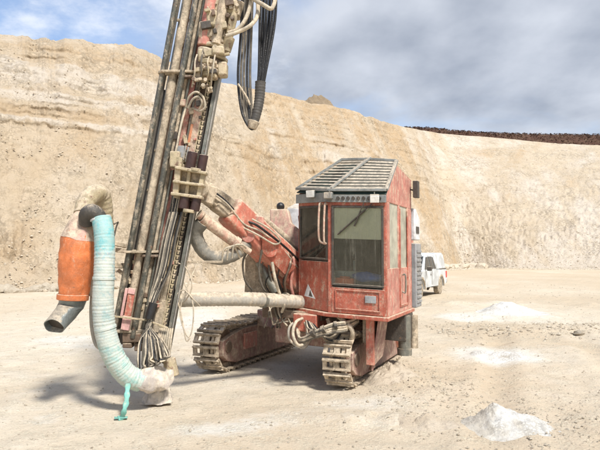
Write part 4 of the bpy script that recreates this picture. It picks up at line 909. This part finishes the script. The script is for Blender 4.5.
# foot of the mast
m = MB(); m.box(W(134, 337, MY - .05), .11, .09, .05); m.box(W(150, 346, MY), .16, .10, .045); m.box(W(128, 345, MY - .08), .05, .06, .03); m.build('foot_frame', M['brown'], mast, .01, jitter=.01)
m = MB(); m.box(W(158, 350, MY + .02), .10, .10, .10); m.build('centralizer', M['beige'], mast, .015, jitter=.01)
m = MB(); m.tube([W(169, 358, MY + .02), W(172, 376, MY + .02)], [.07, .085], 14); m.build('guide_bush', M['cream'], mast, .01)
m = MB(); m.tube([mp_(46, 352, MY + .02), mp_(46, 384, MY + .02), ], .03, 12); m.tube([mp_(46, 384, MY + .02), mp_(46, 396, MY + .02)], .045, 12); m.build('drill_bit', M['steel'], mast)
# carriage: cream casting with maroon cylinders above and below
m = MB()
m.beam(W(176, 168, MY - .16), W(207, 174, MY - .16), .16, .035); m.beam(W(174, 182, MY - .17), W(205, 186, MY - .17), .16, .03); m.beam(W(172, 194, MY - .16), W(203, 198, MY - .16), .16, .035)
m.beam(W(180, 158, MY - .14), W(176, 196, MY - .14), .07, .12, up=Vector((0, 1, 0))); m.beam(W(204, 172, MY - .14), W(199, 197, MY - .14), .05, .12, up=Vector((0, 1, 0))); m.beam(W(190, 171, MY - .12), W(187, 196, MY - .12), .04, .10, up=Vector((0, 1, 0)))
m.box(W(176, 160, MY - .12), .055, .08, .09)
car = m.build('carriage', M['cream'], RIG, .008)
m = MB(); m.beam(W(192, 166, MY - .05), W(186, 200, MY - .05), .28, .10, up=Vector((0, 1, 0))); m.build('carriage_plate', M['beige'], car, .01)
for px, py, y2, r in ((193, 152, 169, .060), (204, 155, 171, .052), (186, 195, 209, .062), (197, 197, 211, .056)):
    m = MB(); m.tube([W(px, py, MY - .16), W(px - (y2 - py) * .19, y2, MY - .16)], r, 18); m.build('maroon_cylinder', M['maroon'], car, .008)
for px, py in ((196, 170), (189, 211)):
    m = MB(); m.tube([W(px, py - 1.5, MY - .19), W(px - .5, py + 1.5, MY - .19)], .066, 18); m.build('collar', M['cream'], car, .004)
m = MB(); m.tube([W(186, 146, MY - .12), W(183, 160, MY - .12)], .012, 8); m.tube([W(188.5, 147, MY - .13), W(186, 162, MY - .13)], .012, 8); m.build('chrome_rod', M['bright'], car)
m = MB(); m.box(W(180, 152, MY - .10), .05, .03, .07); m.build('grey_cover', M['grey'], car, .006)
m = MB(); m.beam(W(184, 187, MY + .12), W(215, 197, MY + .22), .18, .22); m.tube([W(200, 188, MY), W(200, 188, MY + .35)], .11, 18); m.build('boom_joint', M['beige'], car, .015)
# rotary head with its motor, near the top of the frame
m = MB(); ax = (mp_(0, 0) - mp_(0, 100)).normalized()
def ax_tube(mb, off, y0, y1, r0, r1=None, Y=MY - .15, n=18): mb.tube([mp_(off, y0, Y), mp_(off, y1, Y)], [r0, r1 or r0], n); return mb
m = MB(); rail(m, 47, 55, -110, .24, .16, MY - .02); hd_ = m.build('rotary_head', M['beige'], RIG, .025, jitter=.01)
m = MB(); ax_tube(m, 36, 46, -140, .075, .085, MY - .14); m.build('hammer_body', M['pink'], hd_, .01)
m = MB(); ax_tube(m, 48, 44, -60, .055, None, MY - .2); m.build('head_tube', M['beige'], hd_)
m = MB(); ax_tube(m, 60, 52, 38, .05, .07, MY - .12); ax_tube(m, 60, 38, 8, .045, .06, MY - .12); m.build('swivel', M['cream'], hd_, .006)
for off, y, r, mt, h in ((41, 58, .11, 'beige', 8), (45, 66, .12, 'cream', 5), (47, 73, .125, 'beige', 4), (48, 78, .10, 'cream', 5), (40, 70, .09, 'brown', 14)):
    m = MB(); ax_tube(m, off, y, y - h, r, None, MY - .13, 10); m.build('clamp_ring', M[mt], hd_, .012, jitter=.012)
for y, r, mt in ((44, .125, 'beige'), (50, .16, 'cream'), (55.5, .13, 'brown'), (60, .175, 'cream'), (65, .14, 'brown'), (70, .165, 'beige'), (75, .12, 'brown')):
    m = MB(); ax_tube(m, 48, y, y - 4.2, r, r * .97, MY - .08, 9); m.build('clamp_ring', M[mt], hd_, .014, jitter=.014)
m = MB(); m.box(mp_(60, 70, MY - .12), .055, .08, .08); m.box(mp_(37, 56, MY - .18), .05, .05, .07); m.box(mp_(52, 51, MY - .22), .07, .05, .05); m.build('clamp_jaw', M['cream'], hd_, .02, jitter=.015)
m = MB(); m.box(W(225, 10, MY - .05), .17, .13, .09); m.box(W(213, 20, MY - .16), .07, .07, .10); m.box(W(229, 0, MY), .10, .12, .09); m.build('drive_motor', M['cream'], hd_, .03, jitter=.02)
m = MB(); m.tube([W(236, 16, MY - .1), W(240, 2, MY - .1)], .06, 12); m.build('hose_port', M['beige'], hd_, .01)
m = MB(); m.box(W(206, 30, MY - .16), .08, .05, .10); m.build('valve_body', M['beige'], hd_, .02, jitter=.02)
mrs = random.Random(9)
for k in range(46):                                                         # bolts, lugs and fittings crowded on the head
    px, py = (mx(mrs.uniform(34, 62), mrs.uniform(2, 90)), 0); off = mrs.uniform(33, 63); y = mrs.uniform(0, 92)
    if y > 60 and off > 56: continue
    m = MB(); c0 = mp_(off, y, MY - .24 + mrs.uniform(-.02, .06)); sz = mrs.uniform(.012, .034)
    if k % 2: m.tube([c0, c0 + Vector((mrs.uniform(-.4, .4), -1, mrs.uniform(-.4, .4))).normalized() * sz * 1.6], sz * .8, 6)
    else: m.box(c0, sz * mrs.uniform(.7, 2), sz, sz * mrs.uniform(.6, 1.6), *[Vector(v) for v in ((.98, 0, .19), (0, 1, 0), (-.19, 0, .98))])
    m.build(('bolt', 'lug')[1 - k % 2], M[mrs.choice(('brown', 'beige', 'cream', 'dark', 'beige', 'brown'))], hd_, .004)
for k in range(30):                                                         # the same down the beam
    off = mrs.choice((24, 28, 36, 37, 41, 45)) + mrs.uniform(-1, 1); y = mrs.uniform(95, 345)
    m = MB(); c0 = mp_(off, y, MY - .03); sz = mrs.uniform(.012, .028); m.box(c0, sz, sz, sz * mrs.uniform(.6, 2.4), *[Vector(v) for v in ((.98, 0, .19), (0, 1, 0), (-.19, 0, .98))]); m.build('lug', M[mrs.choice(('brown', 'beige', 'cream', 'dark', 'pink'))], mast, .004)
for k in range(9):
    off = 35 + k * .9; hose([(mx(off - 1, 150 + 3 * k), 150 + 3 * k, MY - .03), (mx(off - 1 + mrs.uniform(-2, 1), 180), 180, MY - .06), (mx(off - 2, 225), 225, MY - .08), (mx(off - 3 + mrs.uniform(-2, 2), 268), 268, MY - .10), (mx(30 + k, 300), 300, MY - .14)], .009, ('dhose', 'hose', 'chose')[k % 3])
m = MB(); m.box(W(218, 30, MY - .05), .045, .05, .14); m.build('motor_bracket', M['dark'], hd_, .01)
for q in ([(228, 33, 6.75), (238, 29, 6.75), (246, 18, 6.75), (251, 0, 6.8), (250, -25, 6.9)], [(226, 36, 6.7), (238, 32, 6.7), (252, 24, 6.7), (258, 10, 6.8), (255, -25, 6.9)], [(238, -10, 6.8), (262, 4, 6.7), (272, 8, 6.7), (277, -8, 6.8)]): hose(q, .024, 'chose', n=8)
for k in range(4):
    a = random.Random(k); x = 197 + k * 6.3; hose([(x, 52 + a.uniform(-4, 4), 6.78), (x - 2, 62, 6.72), (x - 4 + a.uniform(-3, 3), 74, 6.74), (x - 5, 86 + a.uniform(-4, 8), 6.85)], .010, ('chose', 'dhose', 'cream')[k % 3])
# loop hose on the beam
for q in ([(186, 107, 6.86), (189, 97, 6.8), (196, 92, 6.78), (203, 97, 6.8), (205, 107, 6.83), (200, 111, 6.86), (193, 108, 6.9)], [(188, 108, 6.86), (193, 99, 6.8), (199, 97, 6.8), (202, 103, 6.82), (199, 110, 6.86)], [(186, 107, 6.87), (181, 125, 6.86), (176, 150, 6.84), (172, 165, 6.82)]): hose(q, .013, 'chose')
m = MB(); m.box(W(183, 103, MY - .06), .035, .03, .04); m.build('hose_bracket', M['tanpink'], mast, .006)
# hoses running down the mast, tied, then fanning into loops at the foot
for k in range(17):
    a = random.Random(40 + k); x0 = 168 + a.uniform(-5, 9); xb = 138 + k * 1.75 + a.uniform(-1.2, 1.2)
    hose([(x0 + 6, 212, 6.86), (x0 - 1, 240, 6.84), (x0 - 7, 270, 6.82), (152 + a.uniform(-4, 4), 305, 6.78), (148 + a.uniform(-2.5, 3), 325, 6.74), (xb * .75 + 36, 340, 6.70), (xb - 1, 356 + a.uniform(-3, 2), 6.62), (xb - 1 + a.uniform(-2, 2), 371 - (xb - 138) * .45 + a.uniform(-4, 3), 6.60), (xb + 3 + a.uniform(0, 4), 368 - (xb - 138) * .45, 6.64), (xb * .6 + 66, 345, 6.76), (157, 332, 6.88)], .0105, ('dhose', 'chose', 'hose', 'dhose')[k % 4], n=6)
for k in range(7):
    x = 158 + k * 2.1; hose([(x + 2, 328, 6.86), (x, 342, 6.84), (x - 1, 357 + (k % 3) * 2, 6.86)], .012, 'chose')
m = MB(); m.tube([W(153.5, 303, 6.78), W(149, 319, 6.75)], .05, 12); m.build('hose_strap', M['hose'], mast, 0)
# loose thin hoses right of the mast
for q in ([(176, 262, 7.0), (186, 268, 7.0), (192, 285, 7.0), (186, 300, 7.05), (178, 306, 7.1)], [(198, 262, 7.1), (188, 285, 7.0), (180, 312, 7.0), (187, 336, 7.0), (192, 330, 7.0), (193, 305, 7.0), (184, 282, 7.0)],
          [(176, 295, 7.0), (184, 290, 6.98), (194, 300, 7.0), (200, 306, 7.1)], [(178, 276, 7.0), (176, 292, 7.0), (182, 318, 7.0), (186, 340, 7.0), (190, 338, 7.0)]): hose(q, .0075, 'chose', n=8)
# black hoses hanging from the top
for k in range(5):
    x = 240 + k * 2.6; hose([(x + 3, -30, 6.9), (x + 1, 30, 6.9), (x - 2 + k * .4, 75, 6.9), (x + 1, 108, 6.88), (247 + k, 124, 6.86), (253, 129 - k, 6.86), (258, 118, 6.86), (260, 98, 6.88)], .015, ('hose', 'dhose', 'dhose', 'hose', 'dhose')[k])
for k in range(6):
    x = 259 + k * 3.0; hose([(x + 2, -30, 6.9), (x + 1, 20, 6.9 + (k % 2) * .05), (259 + k * 1.4, 70, 6.9), (257 + k * .8, 96, 6.9 + (k % 3) * .02)], .017, 'hose')
ridged([(260.5, 82, 6.9), (259.5, 98, 6.9), (257, 112, 6.88), (252.5, 127, 6.87)], (.062, .050), 'rubber', 'hose_sleeve', 16, .03)
m = MB(); m.tube([W(254, 121, 6.86), W(251.5, 129, 6.86)], [.07, .05], 12); m.build('hose_end', M['beige'], RIG, .01)
hose([(238, 84, 6.86), (246, 96, 6.84), (250, 105, 6.84)], .012, 'beige')

# --- dust collector at left: orange canister, pink cap, galvanised spout, beige elbow
CY = 6.6
ax0 = [W(87, 211, CY), W(84, 218, CY), W(82, 226, CY), W(79.5, 239, CY), W(78, 254, CY), W(76.5, 270, CY), W(74.5, 285, CY), W(73, 296, CY), W(72.6, 299, CY)]
rs = [.09, .115, .142, .188, .200, .190, .170, .152, .145]
m = MB(); c_ = crv(ax0[2:], 5); rr_ = crv([Vector((r, 0, 0)) for r in rs[2:]], 5); m.tube(c_, [q.x for q in rr_], 28); dc = m.build('dust_collector', M['orange'], RIG, 0, 60, jitter=.016)
m = MB(); m.tube(crv(ax0[:4], 4), [q.x + .006 for q in crv([Vector((r, 0, 0)) for r in rs[:4]], 4)], 24); m.build('collector_cap', M['pinkcap'], dc, 0, 60, jitter=.02)
for i, j in ((7, 8),): 
    m = MB(); m.tube([ax0[7] + Z * .02, ax0[8] - Z * .01], .168, 24); m.build('collar_band', M['orange'], dc, .006)
def ring(c_, ax_, ra, rb, n=20, ph=0):
    ax_ = ax_.normalized(); x = Vector((1, 0, 0)); x = (x - ax_ * x.dot(ax_)).normalized(); y = ax_.cross(x); return [c_ + x * ra * math.cos(a) + y * rb * math.sin(a) for a in [ph + i * 2 * math.pi / n for i in range(n)]]
m = MB(); dn = (W(53, 327, CY - .32) - W(72, 302, CY)).normalized()
outer = [ring(W(72.6, 299, CY), Vector((0, 0, -1)), .15, .14), ring(W(71, 305, CY), Vector((-.2, 0, -1)), .135, .12), ring(W(65, 313, CY - .08), dn, .115, .11), ring(W(58, 321, CY - .16), dn, .115, .10), ring(W(53.5, 326.5, CY - .22), dn, .12, .095)]
inner = [ring(W(53.5, 326.5, CY - .22), dn, .113, .088), ring(W(58, 321, CY - .16), dn, .10, .088)]
m.loft(outer + inner, True); m.build('spout', M['galv'], dc, 0, 40, jitter=.02)
m = MB(); m.loft([ring(W(56.5, 322.7, CY - .18), dn, .101, .088), ring(W(59, 320, CY - .14), dn, .08, .07)]); m.build('spout_mouth_shade', M['dark'], dc, jitter=.02)  # dark plug set in the mouth, standing in for the shade inside
ridged([(84, 214, CY), (86, 203, CY + .05), (93, 194, CY + .12), (101, 194, CY + .25), (104, 204, CY + .33), (105, 216, CY + .38), (106, 232, CY + .42)], (.108, .088), 'cream', 'intake_elbow', 14, .03, dc)
m = MB(); m.tube(crv([W(87, 223, CY - .10), W(87, 215, CY - .16), (W(92, 211.5, CY - .18)), W(98, 216, CY - .15), W(100, 223, CY - .12)], 5), .084, 20); m.build('rubber_elbow', M['rubber'], dc, 0, 60)
m = MB(); m.tube([W(100, 217.5, CY - .13), W(100.6, 219.5, CY - .13)], .112, 24); m.build('hose_clamp', M['white'], dc, .004)
m = MB(); m.beam(W(88, 262, CY), W(122, 266, MY - .02), .06, .06); m.beam(W(84, 236, CY + .05), W(126, 246, MY), .05, .05); m.build('support_arm', M['beige'], dc, .006)
m = MB(); m.tube([W(92, 272, CY + .1), W(92, 296, CY + .1)], [.10, .05], 14); m.build('filter_bowl', M['duct'], dc, .01)
hose([(92, 294, CY + .1), (91, 312, CY + .1), (92, 330, CY + .1), (96, 345, CY + .08), (104, 350, CY + .05)], .02, 'duct')
# teal hose
TH = [(101.5, 219, 6.46), (104, 232, 6.42), (105.5, 250, 6.4), (106, 275, 6.38), (105.5, 300, 6.38), (107, 325, 6.4), (112, 346, 6.42), (120, 363, 6.46), (131, 376, 6.52), (143, 381, 6.6)]
TH = [(x - 2.5 * min(1, max(0, (y - 230) / 60)), y, d) for x, y, d in TH]
ridged(TH, (.104, .118), 'teal', 'dust_hose', 62, .009, seg=28)
for q, r in (((0, .2), .136), ):
    pass
for i in (3, 5, 7):
    a, b = W(*TH[i]), W(*TH[i + 1]); d = (b - a).normalized(); m = MB(); m.tube([a + d * .02, a + d * .05], .118, 24); m.build('hose_band', M['teal'], RIG, .004)
# suction hood: chalky cloth bunched round the drill hole
m = MB(); hp = W(158, 381, 6.95); BLK = random.Random(77); rg = []
for k in range(12):
    t = k / 11; rad = .115 + .05 * math.sin(math.pi * min(1, t * 1.15)); cc = W(142, 380, 6.58).lerp(W(168, 379, 6.74), t)
    rg.append([cc + Vector((math.cos(a) * .35, math.cos(a) * .8, math.sin(a) * .9)) * rad * (1 + .07 * math.sin(a * 5 + k * .9) + .05 * math.sin(a * 8 - k)) for a in [i * math.pi / 14 for i in range(28)]])
m.loft(rg); m.build('suction_hood', M['cloth'], RIG, 0, 80, jitter=.022)
m = MB(); c0 = W(158, 388, 6.98); rg = []
for k in range(5):
    t = k / 4; rg.append([Vector((c0.x + math.cos(a) * (.12 + .05 * t), c0.y + math.sin(a) * (.12 + .05 * t), .16 - .15 * t)) + Vector((math.cos(a), math.sin(a), 0)) * .02 * math.sin(7 * a + k) for a in [i * math.pi / 14 for i in range(28)]])
m.loft(rg); m.build('hood_skirt', M['cloth'], RIG, 0, 70)
# trailing end of teal tape down to the floor
e = G(122, 419); m = MB(); m.tube(crv([W(128, 384, 6.42), W(127, 396, 6.34), W(125, 408, 6.24), e + Z * .02, e + Vector((-.03, -.02, .01))], 5), [.026 + .006 * math.sin(i * 1.7) for i in range(21)], 8, squash=.45); m.build('tape_end', M['tape'], RIG, jitter=.006)
m = MB(); m.beam(e + Vector((-.07, -.01, .012)), e + Vector((.05, .02, .012)), .05, .012); m.build('tape_tab', M['tape'], RIG, .003, jitter=.01)

# ------------------------------------------------------------------ pickup
TF = Vector((-.45, -.893, 0)).normalized(); TLf = Vector((-TF.y, TF.x, 0)); 
rw = Vector((5.85, 25.3, 0)); TO = rw - TLf * .78 + TF * 1.55           # rear left wheel stands at rw
PK = empty('pickup_truck', TO); tag(PK, 'dusty white pickup with canopy parked beyond the rig, mud on its wheels', 'pickup')
def T(x, y, z): return TO + (TF * x + TLf * y + Z * z * .98) * 1.0
def arch(cx, r, n=9): return [(cx + r * math.cos(a), .36 + r * math.sin(a)) for a in [math.pi - i * math.pi / (n - 1) for i in range(n)]]
prof = [(-2.55, .52)] + arch(-1.55, .44) + [(-1.0, .42), (1.0, .42)] + arch(1.5, .44) + [(2.35, .48), (2.42, .60), (2.40, .86), (2.2, 1.0), (1.05, 1.08), (-2.55, 1.08)]
m = MB()
def ringw(w): return [T(x, w * (1 - .02 * (z > 1)), z) for x, z in prof]
m.loft([ringw(-.86), ringw(-.80 if False else -.859), ringw(.859), ringw(.86)]); body = m.build('body', M['truck'], PK, .03)
m = MB(); gp = [(1.05, 1.06), (.45, 1.66), (.25, 1.72), (-.75, 1.73), (-.88, 1.68), (-.92, 1.06)]
m.loft([[T(x, s * (.84 - .13 * (z - 1.06) / .67), z) for x, z in gp] for s in (-1, 1)]); m.build('cab_shell', M['truck'], PK, .04)
m = MB(); cp = [(-.96, 1.085), (-.93, 1.70), (-1.05, 1.78), (-2.25, 1.79), (-2.42, 1.72), (-2.56, 1.085)]
m.loft([[T(x, s * (.83 - .09 * (z - 1.06) / .7), z) for x, z in cp] for s in (-1, 1)]); can = m.build('canopy', M['truck'], PK, .05)
for s in (-1, 1):
    def sw(y0, pts, nm, mt, par, th=.012):
        m = MB(); m.prism([T(x, s * (y0 - .13 * (z - 1.06) / .67), z) for x, z in pts], TLf * s * th); return m.build(nm, M[mt], par, .004)
    sw(.845, [(.92, 1.13), (.45, 1.60), (.12, 1.63), (.12, 1.13)], 'door_window', 'darkglass', body); sw(.845, [(.04, 1.13), (.04, 1.63), (-.42, 1.63), (-.42, 1.13)], 'door_window', 'darkglass', body)
    sw(.845, [(-.50, 1.13), (-.50, 1.62), (-.62, 1.60), (-.84, 1.13)], 'quarter_window', 'darkglass', body)
    m = MB(); m.prism([T(x, s * .87, z) for x, z in ((.98, .50), (.98, 1.05), (.96, 1.05), (.96, .50))], TLf * s * .004); m.prism([T(x, s * .87, z) for x, z in ((-.02, .50), (-.02, 1.05), (-.04, 1.05), (-.04, .50))], TLf * s * .004); m.build('door_seam', M['dark'], body)
    m = MB(); m.box(T(.12, s * .88, .93), .09, .015, .018, TF, TLf); m.build('door_handle', M['grey'], body, .004)
    m = MB(); m.box(T(-2.5, s * .80, .85), .07, .075, .14, TF, TLf); m.build('tail_lamp', M['taillight'], body, .01)
    m = MB(); m.box(T(2.36, s * .66, .80), .06, .16, .09, TF, TLf); m.build('headlight', M['lamp'], body, .02)
    m = MB(); m.box(T(.85, s * 1.0, 1.16), .05, .09, .08, TF, TLf); m.build('side_mirror', M['dark'], body, .02)
    for cx_ in (-1.55, 1.5):
        wc = T(cx_, s * .72, .36); ty = MB(); a0 = TLf * s
        rg = []
        for off, rad in ((-.11, .22), (-.11, .33), (-.08, .355), (.08, .355), (.11, .33), (.11, .22)): rg.append([wc + a0 * off + (TF * math.cos(a) + Z * math.sin(a)) * rad * (1 + .006 * (i % 2)) for i, a in enumerate([i * math.pi / 16 for i in range(32)])])
        ty.loft(rg); wh = ty.build('wheel', M['tyre'], PK)
        q = MB(); rg = []
        for off, rad in ((-.02, .225), (.085, .225), (.095, .20), (.05, .17), (.06, .07), (.10, .05)): rg.append([wc + a0 * off + (TF * math.cos(a) + Z * math.sin(a)) * rad for a in [i * math.pi / 12 for i in range(24)]])
        q.loft(rg); q.build('rim', M['rim'], wh)
        q = MB(); pp = [(cx_ + r * math.cos(a), .36 + r * math.sin(a)) for r in (.50, .435) for a in ([i * math.pi / 12 for i in range(13)] if r > .45 else [math.pi - i * math.pi / 12 for i in range(13)])]
        q.prism([T(x, s * .865, z) for x, z in pp], TLf * s * .025); q.build('wheel_arch', M['beige'], body)
m = MB(); m.box(T(-2.66, 0, .55), .06, .84, .08, TF, TLf); m.build('rear_bumper', M['grey'], body, .02)
m = MB(); m.box(T(2.46, 0, .52), .08, .84, .12, TF, TLf); m.build('front_bumper', M['grey'], body, .03)
m = MB(); m.box(T(2.41, 0, .80), .03, .48, .09, TF, TLf); m.build('grille', M['dark'], body, .01)
m = MB(); m.prism([T(.99, -.72, 1.13), T(.99, .72, 1.13), T(.50, .66, 1.62), T(.50, -.66, 1.62)], TF * .02 + Z * .02); m.build('windscreen', M['darkglass'], body)
m = MB(); m.prism([T(-2.565, -.66, 1.2), T(-2.565, .66, 1.2), T(-2.45, .6, 1.66), T(-2.45, -.6, 1.66)], -TF * .015); m.build('canopy_rear_window', M['darkglass'], can)
m = MB()
for s in (-1, 1): m.box(T(-2.0, s * .8, 1.09), .56, .045, .02, TF, TLf)
m.build('canopy_seal', M['dark'], can)
m = MB(); m.box(T(-.2, 0, .42), 2.2, .55, .07, TF, TLf); m.tube([T(-1.55, -.7, .36), T(-1.55, .7, .36)], .06, 10); m.tube([T(1.5, -.7, .36), T(1.5, .7, .36)], .05, 10); m.tube([T(-.9, .5, .33), T(-.3, .62, .30)], .05, 10); m.build('underframe', M['dark'], PK)
